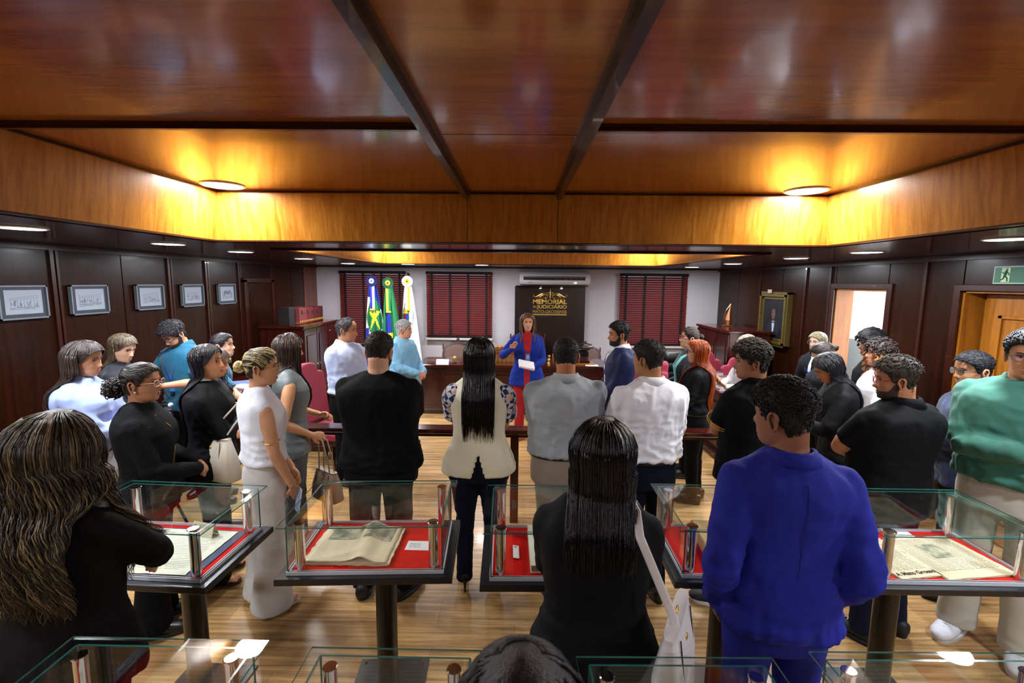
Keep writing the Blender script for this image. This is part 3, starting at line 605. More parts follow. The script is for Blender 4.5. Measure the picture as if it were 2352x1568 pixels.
# ---------------- chairs ----------------
M_fuch = mat('fuchsia_fabric', '#851530', rough=.85, sheen=.1, bump=.15, bscale=300); M_leath = mat('brown_leather', '#5d4335', rough=.32, coat=.2, bump=.08, bscale=120); M_redl = mat('oxblood_leather', '#6d0d14', rough=.25, coat=.3)
def high_chair(label, x, y, rz, top=1.12, m=M_fuch, w=.50, group='fuchsia high-backed chairs at the side desks'):
    t = thing('high_back_chair', label, 'chair', (x, y, 0), math.radians(rz), group); a = w/2; h = top-.5
    pts = [(-a, 0), (a, 0), (a, h-.16), (a-.02, h-.13), (a-.05, h-.115), (a-.10, h-.11), (a-.115, h-.07), (a-.13, h-.035)]
    pts += [(q*(a-.14), h-.03+.03*math.sqrt(max(0, 1-q*q))) for q in (.9, .6, .3, 0, -.3, -.6, -.9)]
    pts += [(-px, py) for px, py in reversed(pts[2:8])]
    Mx = Matrix.Translation((0, .20, .5)) @ Matrix.Rotation(math.radians(-7), 4, 'X') @ Matrix.Rotation(PI/2, 4, 'X') @ Matrix.Translation((0, 0, -.045))
    o = MB().prism(pts, .09, Mx).build('backrest', m, t)
    bv = o.modifiers.new('b', 'BEVEL'); bv.width = .02; bv.segments = 3; bv.limit_method = 'ANGLE'; bv.angle_limit = math.radians(50)
    o = MB().box(-a, a, -.27, .2, .36, .47, ch=.03).build('seat', m, t); MB().box(-a+.02, a-.02, -.25, .2, .32, .36).build('seat_frame', M_dark, t)
    for sx in (-1, 1):
        for yy in (-.22, .2): MB().loft([(sx*(a-.04), yy, 0), (sx*(a-.04), yy, .33)], [.015, .025], [.015, .025], (1, 0, 0), (0, 1, 0), 4).build('leg', M_dark, t)
    return t
high_chair('fuchsia high-backed chair on the left, in front of the side desk end', -2.14, 5.14, 75, 1.17)
high_chair('fuchsia chair right behind the man in the navy suit', 1.65, 6.85, -75, 1.2)
high_chair('fuchsia chair between the white shirted man and the turquoise scarf', 1.60, 6.0, -100, 1.12)
high_chair('fuchsia chair by the right cabinet, just right of the red hair', 2.84, 7.25, 180, 1.10, w=.40)
high_chair('fuchsia chair behind the booklets, left of the curly haired man', 3.13, 6.45, 0, 1.06, w=.42)
high_chair('glossy oxblood leather chair by the right wall beside the lanyard woman', 3.47, 5.86, -120, 1.02, M_redl, group=None)
def office_chair(label, x, y, rz):
    t = thing('office_chair', label, 'chair', (x, y, 0), math.radians(rz)); m = mat('black_leather', '#0d0e12', rough=.4)
    for k in range(4): MB().loft([(-.24+.48*i/8, .2+.02*k+.02*abs(i-4)/4*-1, .58+.14*k) for i in range(9)], .05, .075, (0, 1, 0), (0, 0, 1), 12).build('back_cushion', m, t, smooth=True)
    MB().box(-.25, .25, -.26, .22, .42, .52, ch=.04).build('seat', m, t); MB().cyl(0, 0, .1, .42, .03).build('gas_lift', M_col, t)
    for k in range(5):
        a = k*2*PI/5; MB().tube([(0, 0, .1), (.3*math.cos(a), .3*math.sin(a), .06)], .018, 6).build('foot', M_col, t); MB().ball((.3*math.cos(a), .3*math.sin(a), .03), .03, 8, 6).build('caster', M_col, t)
    return t
office_chair('black leather office chair behind the turquoise scarf woman', 2.33, 7.3, 200)
def throne(label, x, y, rz, top, w=.56):
    t = thing('carved_armchair', label, 'chair', (x, y, 0), math.radians(rz)); a = w/2; h = top-.45
    arch = lambda s, r: [(-a*s, 0), (a*s, 0), (a*s*1.04, h*.55), (a*s*.98, h*r-.12)]+[(q*a*s*.9, h*r-.10+.075*(1-q*q)) for q in (.85, .6, .3, 0, -.3, -.6, -.85)]+[(-a*s*.98, h*r-.12), (-a*s*1.04, h*.55)]
    Mx = lambda d: Matrix.Translation((0, .2+d, .45)) @ Matrix.Rotation(math.radians(-8), 4, 'X') @ Matrix.Rotation(PI/2, 4, 'X')
    MB().prism(arch(1, 1), .045, Mx(.02)).build('back_frame', M_dark, t); o = MB().prism(arch(.86, .93), .03, Mx(-.018)).build('back_pad', M_leath, t); bv = o.modifiers.new('b', 'BEVEL'); bv.width = .012; bv.segments = 3
    q = MB()
    for i in range(-5, 6): q.ball((i*.022, .27+.005, top-.02+.028*(1-abs(i)/5.5)), (.015, .014, .016), 8, 6)
    q.ball((0, .275, top+.03), (.03, .015, .022), 10, 6); q.build('carved_crest', M_dark, t, smooth=True)
    for sx in (-1, 1):
        MB().lathe(sx*a, .28, [(.016, top-.16), (.02, top-.13), (.008, top-.115), (.017, top-.095), (.013, top-.08), (.004, top-.06)], 10).build('finial', M_dark, t, smooth=True)
        MB().tube([(sx*a, .22, .68), (sx*a, -.05, .68), (sx*a, -.2, .64)], .022, 8).build('armrest', M_dark, t, smooth=True); MB().tube([(sx*a, -.17, .42), (sx*a, -.17, .64)], .018, 8).build('arm_post', M_dark, t)
        for yy in (-.2, .2): MB().loft([(sx*(a-.04), yy, 0), (sx*(a-.04), yy, .4)], [.016, .028], [.016, .028], (1, 0, 0), (0, 1, 0), 8).build('leg', M_dark, t)
    MB().box(-a, a, -.24, .22, .38, .47, ch=.03).build('seat', M_leath, t); return t
throne('carved brown leather armchair behind the left part of the judges desk', -1.12, 8.42, 0, 1.0)
throne('carved brown leather armchair behind the typewriter', 1.25, 8.42, 0, .97); throne('tallest carved leather armchair, half hidden behind the speaker', .18, 8.50, 0, 1.2, .64)
# ---------------- lettered board ----------------
bd = thing('lettered_board', 'tall dark wooden board with gilt lettering and emblem on the back wall', 'sign', (0, 8.94, 0))
MB().box(-.07, 1.26, -.0, .058, .30, 2.02, ch=.004).build('panel', mat('board_dark', '#1d0e09', rough=.3, coat=.3), bd)
MB().box(-.05, 1.30, -.13, .058, 2.02, 2.035, ch=.002).build('top_ledge', M_col, bd)
M_gilt = mat('gilt_letters', '#d2b45c', rough=.28, metal=.75)
def fit_text(name, body, x0, x1, z0, z1, bold=.0):
    o = text_obj(name, body, 1, M_gilt, bd, Matrix.Identity(4), ext=.01, font_bold=bold); v = getv(o.data); lo, hi = v.min(0), v.max(0)
    # cap height excludes the accent
    top = hi[1] if 'Á' not in body else lo[1]+(hi[1]-lo[1])*.78
    sx = (x1-x0)/(hi[0]-lo[0]); sz = (z1-z0)/(top-lo[1]); w_ = np.empty_like(v); w_[:, 0] = x0+(v[:, 0]-lo[0])*sx; w_[:, 2] = z0+(v[:, 1]-lo[1])*sz; w_[:, 1] = -.001-(v[:, 2]-lo[2])/(hi[2]-lo[2]+1e-9)*.014
    setv(o.data, w_); return o
fit_text('lettering', 'MEMORIAL', .272, .915, 1.69, 1.775, .022); fit_text('lettering', 'JUDICIÁRIO', .345, .915, 1.585, 1.665, .022); fit_text('lettering', 'do', .272, .34, 1.617, 1.665, .0)
fit_text('lettering', 'MATO-GROSSENSE', .272, .915, 1.516, 1.572, .006); MB().box(.272, .915, -.012, 0, 1.477, 1.502).build('underline', M_gilt, bd)
em = MB(); cx = .597
em.loft([(cx, -.008, 1.785), (cx, -.008, 1.80), (cx, -.008, 1.90), (cx, -.008, 1.96)], [.006, .016, .013, .006], .006, (1, 0, 0), (0, 1, 0), 8); em.tube([(cx-.055, -.008, 1.905), (cx+.055, -.008, 1.905)], .005, 6); em.ball((cx, -.008, 1.962), .011, 8, 6)
for s in (-1, 1):
    em.tube([(cx+s*.05, -.008, 1.905), (cx+s*.035, -.008, 1.872)], .0025, 5); em.tube([(cx+s*.05, -.008, 1.905), (cx+s*.065, -.008, 1.872)], .0025, 5)
    em.tube([(cx+s*(.05+.02*math.cos(a)), -.008, 1.872-.014*math.sin(a)) for a in np.linspace(0, PI, 7)], .004, 5)
    def S(pts, r): em.tube([(cx+s*x, -.008, z) for x, z in pts], r, 6)
    S([(.075, 1.892), (.11, 1.895), (.16, 1.88), (.21, 1.85), (.26, 1.825), (.295, 1.822), (.318, 1.835), (.322, 1.858), (.305, 1.868), (.295, 1.855), (.303, 1.845)], [.003, .006, .009, .01, .01, .009, .008, .007, .006, .005, .004])
    S([(.20, 1.82), (.16, 1.848), (.11, 1.867), (.065, 1.86), (.045, 1.835), (.05, 1.808), (.072, 1.796), (.095, 1.806), (.096, 1.826), (.08, 1.828)], [.003, .006, .009, .01, .01, .009, .008, .007, .005, .004])
em.build('scales_emblem', M_gilt, bd, smooth=True)
for k, x in enumerate((.405, .80)):
    sp = MB().cyl(x, -.10, 1.985, 2.02, .022, 16).build('spotlight', M_chrome, bd, smooth=True, sharp=40); MB().cyl(x, -.10, 1.982, 1.986, .018, 16).build('spot_lens', M_led, sp)
    ld = bpy.data.lights.new('spot', 'SPOT'); ld.energy = 9; ld.spot_size = math.radians(62); ld.spot_blend = .8; ld.color = (1, .82, .6); ld.shadow_soft_size = .015
    lo = bpy.data.objects.new('spot', ld); COL.objects.link(lo); lo.location = (x, -.10, 1.975); lo.rotation_euler = (math.radians(22), 0, 0); lo.parent = sp
# air conditioner
ac = thing('air_conditioner', 'long white split air conditioner above the lettered board', 'air conditioner', (.665, 8.98, 2.05)); M_ac = mat('ac_plastic', '#d5d2d8', rough=.35)
prof = [(0, .0), (-.16, .0), (-.205, .015), (-.235, .05), (-.235, .12), (-.21, .19), (-.16, .235), (0, .245)]
MB().prism([(-y, z) for y, z in prof], 1.30, Matrix.Translation((-.65, 0, 0)) @ Matrix(((0, 0, 1, 0), (-1, 0, 0, 0), (0, 1, 0, 0), (0, 0, 0, 1)))).build('housing', M_ac, ac)
MB().box(-.58, .56, -.238, -.21, .085, .155, ch=.004).build('outlet', M_blk, ac); lv = MB().box(-.57, .55, -.246, -.234, .140, .143).build('louvre', M_ac, ac)
q = MB()
for k in range(11): q.box(-.42+.09*k, -.414+.09*k, -.243, -.236, .092, .125)
q.build('vanes', M_chrome, ac); text_obj('maker_mark', 'ELGIN', .026, M_ink, ac, Matrix.Translation((-.45, -.237, .045)) @ Matrix.Rotation(PI/2, 4, 'X'), ext=.001)
MB().box(.36, .40, -.2385, -.234, .035, .047).build('display', mat('ac_led', '#ffffff', emit='#c8ffe8', estr=6), ac)
# ---------------- framed prints ----------------
M_silver = mat('silver_frame', '#62666e', rough=.45, metal=.2); M_matb = mat('dark_mount', '#1b2029', rough=.6); M_print = mat('print_paper', '#7f848f', rough=.6)
fr = [(3.60, 'nearest framed building print at the left edge'), (4.17, 'second framed building print on the left wall'), (4.865, 'third framed building print, middle of the row'), (5.51, 'fourth framed building print, above the teal shirted man'), (6.16, 'farthest and smallest-looking framed print beside the closed door')]
for k, (y, lb) in enumerate(fr):
    t = thing('framed_print', lb, 'picture', (XL+.036, y, 1.905), PI/2 if False else 0, 'framed prints along the left wall'); w_, h_ = .185, .13
    q = MB()
    for a in ((-w_, w_, -h_, -h_+.012), (-w_, w_, h_-.012, h_), (-w_, -w_+.012, -h_, h_), (w_-.012, w_, -h_, h_)): q.box(-.01, .02, a[0], a[1], a[2], a[3])
    q.build('frame', M_silver, t); MB().box(-.01, .010, -w_+.012, w_-.012, -h_+.012, h_-.012).build('mount', M_matb, t); pr = MB().box(.010, .012, -w_+.045, w_-.045, -h_+.04, h_-.035).build('print', M_print, t)
    q = MB(); r = random.Random(k)
    def ln(y0, z0, y1, z1, th=.0009): q.tube([(.0125, y0, z0), (.0125, y1, z1)], th, 4, rounded=False)
    sk = -1 if k != 4 else 0
    for zz, dz in ((.03, .05), (.02, .035), (-.045, -.03), (-.055, -.042)): ln(-.11, zz, .11, dz if sk else zz)
    for i in range(9+k): yy = -.1+.2*i/(8+k); ln(yy, -.045, yy, .02+.012*(i/(8+k))); 
    for i in range(26): yy = r.uniform(-.11, .11); zz = r.uniform(-.06, -.03); ln(yy, zz, yy+r.uniform(.01, .03), zz+r.uniform(-.004, .004))
    for i in range(16): yy = r.uniform(-.1, .1); ln(yy, r.uniform(-.03, .0), yy+.006, r.uniform(-.03, .02), .002)
    if k == 4:
        for i in range(5): q.ball((.0125, -.05+.025*i, .02+.01*math.sin(i*2)), (.001, .025, .02), 8, 6)
    ln(-.11, .05, -.11, -.06) if k == 1 else None
    q.build('engraved_lines', mat('pencil_grey', '#555a66', rough=.8), pr)
# portrait on right wall
t = thing('portrait_painting', 'gilt framed oil portrait of an elderly man in a dark suit and bow tie', 'painting', (XR-.035, 6.95, 1.60)); M_gf = mat('antique_gilt', '#5a4a1d', rough=.45, metal=.5, bump=.8, bscale=70)
q = MB(); W, Hh = .385, .395
for k, (o_, dpt) in enumerate([(0, .045), (.035, .06), (.075, .035)]):
    a, c = W-o_, Hh-o_; th = .04
    for z in ((-a, a, -c, -c+th), (-a, a, c-th, c), (-a, -a+th, -c, c), (a-th, a, -c, c)): q.box(-dpt, .03, z[0], z[1], z[2], z[3], ch=.006)
q.build('gilt_frame', M_gf, t); cv = MB().box(-.018, .0, -W+.1, W-.1, -Hh+.1, Hh-.1).build('canvas', mat('portrait_ground', '#10131a', rough=.4, var=.3, vscale=4), t)
def disc(nm, y, z, ry, rz_, m, d=.0185): MB().loft([(-d, y, z), (-d-.0012, y, z)], ry, rz_, (0, 1, 0), (0, 0, 1), 20).build(nm, m, cv)
MB().prism([(-.17, -.29), (.17, -.29), (.155, -.10), (.06, -.03), (-.06, -.03), (-.155, -.10)], .001, Matrix(((0, 0, -1, -.0185), (1, 0, 0, 0), (0, 1, 0, 0), (0, 0, 0, 1)))).build('suit', mat('portrait_suit', '#090d18', rough=.5), cv)
MB().prism([(-.02, -.2), (.015, -.2), (.04, -.03), (-.04, -.03)], .001, Matrix(((0, 0, -1, -.0200), (1, 0, 0, 0), (0, 1, 0, 0), (0, 0, 0, 1)))).build('shirt_front', mat('portrait_white', '#8d98ab', rough=.6), cv)
MB().prism([(-.035, -.065), (0, -.055), (.035, -.065), (.035, -.035), (0, -.045), (-.035, -.035)], .001, Matrix(((0, 0, -1, -.0212), (1, 0, 0, 0), (0, 1, 0, 0), (0, 0, 0, 1)))).build('bow_tie', M_blk, cv)
disc('painted_face', 0, .065, .052, .08, mat('portrait_skin', '#4a2c22', rough=.6, var=.3, vscale=30), .0215); disc('painted_hair', 0, .115, .045, .03, mat('portrait_hair', '#4f4440', rough=.7), .021)
MB().box(-.065, -.06, .02, .13, Hh-.02, Hh+.03).build('label_card', mat('tan_label', '#a8947c', rough=.7), t)
# exit sign
t = thing('exit_sign', 'green and white running man exit sign above the panelled door', 'sign', (XR-.02, 3.63, 2.19)); MB().box(-.006, .006, -.20, .20, -.068, .068).build('plate', mat('sign_white', '#9fb5a6', rough=.4), t)
MB().box(-.009, -.006, -.19, .19, -.059, .059).build('green_field', mat('sign_green', '#0b5a3c', rough=.4), t); MB().box(-.011, -.009, .07, .135, -.054, .054).build('white_doorway', mat('sign_pale', '#aebf9a', rough=.4), t)
q = MB(); A = lambda p, r: q.tube([(-.012, y, z) for y, z in p], r, 6)
q.ball((-.012, .093, .040), (.003, .009, .009), 10, 6); A([(.097, .028), (.103, .0), (.108, -.012)], .009); A([(.104, -.01), (.088, -.022), (.086, -.045)], .005); A([(.108, -.01), (.118, -.03), (.135, -.038)], .005); A([(.098, .024), (.08, .015), (.076, .0)], .0035); A([(.1, .022), (.118, .012), (.128, .02)], .0035)
q.build('running_figure', MATS['sign_green'], t)
t = MB().box(0, .012, -.035, .035, -.055, .055, ch=.002).build('switch_plate', mat('old_brass', '#7a7040', rough=.4, metal=.7)); t.location = (XL+.014, 6.16, 1.04); tag(t, 'small brass switch plate on the left wall beside the door', 'switch'); MB().box(.012, .018, -.006, .006, -.012, .012).build('toggle', M_whitep, t)
# ---------------- flags ----------------
FM = {n: mat('flag_'+n, c, rough=.7) for n, c in dict(blue='#14208a', white='#d5d8de', green='#0b6a38', yellow='#d9cf2a', dgreen='#0a4a2c', navy='#10185a', gold='#d9a218', red='#6b1620').items()}
def flag(label, x, top, cols, colfn, wid=.2, fy=8.42, ros=('navy', 'white'), ribbon=('blue', 'white'), seed=0, bottom=.55):
    t = thing('flag', label, 'flag', (x, fy, 0)); MB().cyl(0, .03, 0, top, .014, 12).build('pole', M_dark, t)
    MB().lathe(0, .03, [(.02, top-.01), (.028, top+.01), (.018, top+.03), (.002, top+.04)], 12).build('finial', M_dark, t, smooth=True); MB().cyl(0, .03, 0, .05, .1, 20).build('stand', M_dark, t)
    nu, nv = 60, 44; v = []; f = []; b = MB(); rr = random.Random(seed); ph = rr.random()*6
    for j in range(nv+1):
        q = j/nv; z = top-.06-(top-.06-bottom)*q; hw = .035+wid*q**.75; cx = .06*q*wid/.2
        for i in range(nu+1):
            u = i/nu*2-1; fold = math.sin(u*9+ph+q*1.5)*.028*(.3+q)+math.sin(u*17+ph*2)*.010; v.append((cx+u*hw, -.012-abs(1-u*u)*.02+fold*.9-.02, z-abs(u-.3)*.03*q))
    for j in range(nv):
        for i in range(nu):
            a = j*(nu+1)+i; f.append((a, a+1, a+nu+2, a+nu+1)); b.mi.append(colfn((i+.5)/nu*2-1, (j+.5)/nv))
    b.v = [np.array(v)]; b.f = f; b.n = len(v); o = b.build('cloth', [FM[c] for c in cols], t, smooth=True); md = o.modifiers.new('s', 'SOLIDIFY'); md.thickness = .004
    # ribbons with fringe and rosette
    for s, c in ((-1, ribbon[0]), (1, ribbon[1])):
        MB().box(min(0, s*.042), max(0, s*.042), -.075, -.072, top-.60, top-.08).build('ribbon', FM[c], t)
    MB().box(-.045, .045, -.079, -.070, top-.63, top-.60).build('fringe', FM['gold'], t)
    q = MB(); n = 36
    for r0, r1, yy, k in ((.0, .098, -.085, 0),):
        vv = [(0, yy-.01, top-.11)]+[(math.cos(i/n*2*PI)*r1, yy+(.008 if i % 2 else -.004), top-.11+math.sin(i/n*2*PI)*r1) for i in range(n)]+[(0, yy+.012, top-.11)]
        ff = [(0, 1+i, 1+(i+1) % n) for i in range(n)]+[(n+1, 1+(i+1) % n, 1+i) for i in range(n)]; q.add(vv, ff)
    r_ = q.build('rosette', FM[ros[0]], t); Mx = Matrix.Translation((0, -.095, top-.11)) @ Matrix.Rotation(PI/2, 4, 'X'); c_ = MB(); c_.add(xf(np.array([(0, 0, .006)]+[(math.cos(i/24*2*PI)*.045, math.sin(i/24*2*PI)*.045, .003*(i % 2)) for i in range(24)]), Mx), [(0, 1+i, 1+(i+1) % 24) for i in range(24)]); c_.build('rosette_centre', FM[ros[1]], r_)
    MB().ball((0, -.102, top-.11), .014, 10, 6).build('button', M_blk, r_); return t
def f_mt(u, q):
    z = q
    if z < .12+.22: base = 0 if u > -.2 or z < .2 else 1
    else: base = 1
    if u < -.75 and z > .55: base = 0
    dx, dz = u*.62, (z-.42)*2.9
    if dx*dx+dz*dz < .36:
        base = 2; a = math.atan2(dx, -dz); r = math.hypot(dx, dz); k = abs((a/(2*PI)*5) % 1-.5)*2
        if r < .15+.38*k**2.4: base = 3
    return base
def f_br(u, q):
    if -.62 < u < .02 and .34 < q < .60: return 2
    if -.7 < u < .1 and .60 <= q < .60+.14*(1-abs(u+.35)*1.6): return 1
    return 0
def f_w(u, q):
    dx, dz = (u+.55)*1.1, (q-.42)*3
    r = dx*dx+dz*dz
    if r < .16: return 1 if dz < -.12 else (2 if dx > 0.05 else 3)
    if r < .24: return 4
    return 0
flag('state flag of blue, white, green circle and yellow star, leftmost of three', -2.60, 2.20, ('blue', 'white', 'green', 'yellow'), f_mt, .2, 8.42, ('navy', 'white'), ('blue', 'white'), 1)
flag('green national flag with yellow and blue, middle of the three flags', -2.28, 2.17, ('green', 'yellow', 'blue'), f_br, .19, 8.3, ('dgreen', 'gold'), ('yellow', 'green'), 2)
fw = flag('white flag with a coloured crest and white rosette, rightmost of three', -1.98, 2.20, ('white', 'gold', 'blue', 'red', 'green'), f_w, .17, 8.46, ('white', 'gold'), ('white', 'yellow'), 3)
text_obj('flag_lettering', 'JUDICIÁRIO', .05, M_inkd, fw, Matrix.Translation((.09, -.085, 1.42)) @ Matrix.Rotation(math.radians(-82), 4, 'Y') @ Matrix.Rotation(PI/2, 4, 'X'), ext=.001)
# ================= PEOPLE =================
HLA = [0, .5, .85, 1.05, 1.25, 1.45, 1.62, 1.9, 2.3, PI]
def smooth(a, b, x): t = np.clip((x-a)/(b-a), 0, 1); return t*t*(3-2*t)
HZ = np.array([-.122, -.116, -.105, -.088, -.065, -.035, 0, .03, .06, .085, .104, .115, .1195])
HF = np.array([.040, .060, .078, .085, .086, .086, .086, .090, .088, .074, .050, .025, .004])
HB = np.array([.010, -.012, -.034, -.055, -.068, -.080, -.090, -.097, -.095, -.084, -.058, -.030, -.004])
HW = np.array([.018, .030, .044, .054, .061, .067, .072, .0755, .0745, .064, .044, .024, .004])
def headpt(th, z, off=0., feat=True, fem=0.):
    """point(s) on the head surface; th 0 = front, +90deg = person's right(+x)"""
    th = np.asarray(th, float); z = np.asarray(z, float); c, s = np.cos(th), np.sin(th)
    f = np.interp(z, HZ, HF); b = np.interp(z, HZ, HB); w_ = np.interp(z, HZ, HW)*(1-.05*fem*(z < -.05))
    p = 2.25; n = (np.abs(c)**p+np.abs(s)**p)**(-1/p)
    cy = (f+b)/2*.25; y = np.where(c > 0, cy+(f-cy)*c*n, cy+(cy-b)*c*n); x = w_*s*n
    if feat:
        tw = (th+PI) % (2*PI)-PI; g = lambda t0, z0, st, sz: np.exp(-((tw-t0)/st)**2-((z-z0)/sz)**2)
        d = .024*g(0, -.036, .15, .013)+.015*g(0, -.018, .11, .018)+.006*g(0, .002, .12, .016)+.008*(g(.13, -.042, .09, .008)+g(-.13, -.042, .09, .008))
        d += .007*g(0, -.064, .30, .006)+.0065*g(0, -.077, .26, .006)-.004*g(0, -.0705, .3, .0028)+.008*g(0, -.105, .30, .014)
        d += -.011*(g(.37, .002, .18, .013)+g(-.37, .002, .18, .013))+.004*(g(.36, .020, .28, .007)+g(-.36, .020, .28, .007))+.004*(g(.65, -.03, .25, .02)+g(-.65, -.03, .25, .02))
        y = y+d*np.maximum(c, 0)**.5; x = x+d*s*.3
    r = np.hypot(x, y)+1e-6
    up = np.clip((z-.05)/.07, 0, 1)
    return np.stack([x+off*x/r*(1-.75*up), y+off*y/r*(1-.75*up), z+off*up*1.0-off*.0], -1)
def headgrid(off, nz=44, nt=64, feat=True, fem=0.):
    u = np.linspace(0, 1, nz); z = HZ[0]+(HZ[-1]-HZ[0])*(.5-.5*np.cos(u*PI)); th = np.arange(nt)/nt*2*PI
    T, Z = np.meshgrid(th, z); O = off(T, Z) if callable(off) else np.full_like(T, off)
    P = headpt(T, Z, O, feat, fem); v = P.reshape(-1, 3); f = []
    for i in range(nz-1):
        for j in range(nt): f.append((i*nt+j, i*nt+(j+1) % nt, (i+1)*nt+(j+1) % nt, (i+1)*nt+j))
    k = len(v); v = np.vstack([v, P[0].mean(0), P[-1].mean(0)+(0, 0, .001)])
    for j in range(nt): f.append((k, (j+1) % nt, j)); f.append((k+1, (nz-1)*nt+j, (nz-1)*nt+(j+1) % nt))
    return v, f
def rot(ax, a): return np.array(Matrix.Rotation(math.radians(a), 4, ax))
def unit(v): v = np.asarray(v, float); return v/(np.linalg.norm(v)+1e-9)
def ik(S, W, l1, l2, pole):
    S, W = np.array(S, float), np.array(W, float); d = W-S; L = np.linalg.norm(d); m = (l1+l2)*.995
    if L > m: W = S+d/L*m; L = m; d = W-S
    a = (l1*l1-l2*l2+L*L)/(2*L); h = math.sqrt(max(0, l1*l1-a*a)); u = d/L; p = np.array(pole, float); p = p-u*(p@u); p = unit(p)
    return S+u*a+p*h, W
def hand_parts(b, W, d, nrm, side, curl=.5, s=1., spread=.0):
    """palm + five fingers; d = direction of the hand, nrm = back of the hand, side = +1 thumb toward cross(d,nrm)"""
    d = unit(d); nrm = unit(nrm-d*np.dot(nrm, d)); lat = np.cross(d, nrm)*side
    b.loft([W+d*(q*s) for q in (-.012, .01, .045, .08, .092)], np.array([.020, .027, .039, .041, .034])*s, np.array([.017, .016, .0155, .013, .008])*s, lat, nrm, 14, 2.6)
    L = [(.026, .078, .080, .0098), (.009, .084, .092, .0102), (-.010, .082, .086, .0098), (-.028, .076, .068, .0088)]
    for k, (o, st, ln, r) in enumerate(L):
        c = curl*(1+.12*k); p = W+d*(st*s)+lat*(o*s); pts = [p-d*.02*s, p]; a = c*.45; dd = d+lat*spread*(o*8)
        for seg in (.45, .32, .26):
            v = unit(dd)*math.cos(a)-nrm*math.sin(a); p = p+v*(ln*seg*s); pts.append(p); a += c*.85
        b.tube(pts, np.array([r, r, r*.97, r*.9, r*.78])*s, 8, ref=lat)
    p = W+d*.018*s+lat*.024*s; pts = [p]
    for q, v in ((.034, d*.7+lat*.75-nrm*.35), (.030, d*.95+lat*.35-nrm*.35*curl*1.4), (.024, d*1.0-lat*.05-nrm*.5*curl*1.5)): p = p+unit(v)*q*s; pts.append(p)
    b.tube(pts, np.array([.0145, .0128, .0112, .0092])*s, 8, ref=nrm)
PROF_M = np.array([(.80, .178, .105, .118), (.90, .180, .108, .122), (.98, .172, .108, .112), (1.08, .160, .106, .098), (1.18, .165, .112, .104), (1.28, .182, .120, .118), (1.36, .190, .112, .126), (1.41, .176, .096, .122), (1.445, .140, .074, .106), (1.475, .085, .05, .080), (1.50, .058, .040, .060)])
PROF_F = np.array([(.80, .182, .098, .118), (.90, .184, .096, .124), (.98, .168, .095, .108), (1.08, .136, .090, .082), (1.16, .136, .094, .084), (1.26, .152, .124, .098), (1.34, .162, .118, .106), (1.40, .152, .084, .102), (1.435, .122, .064, .088), (1.47, .072, .044, .066), (1.50, .050, .036, .052)])
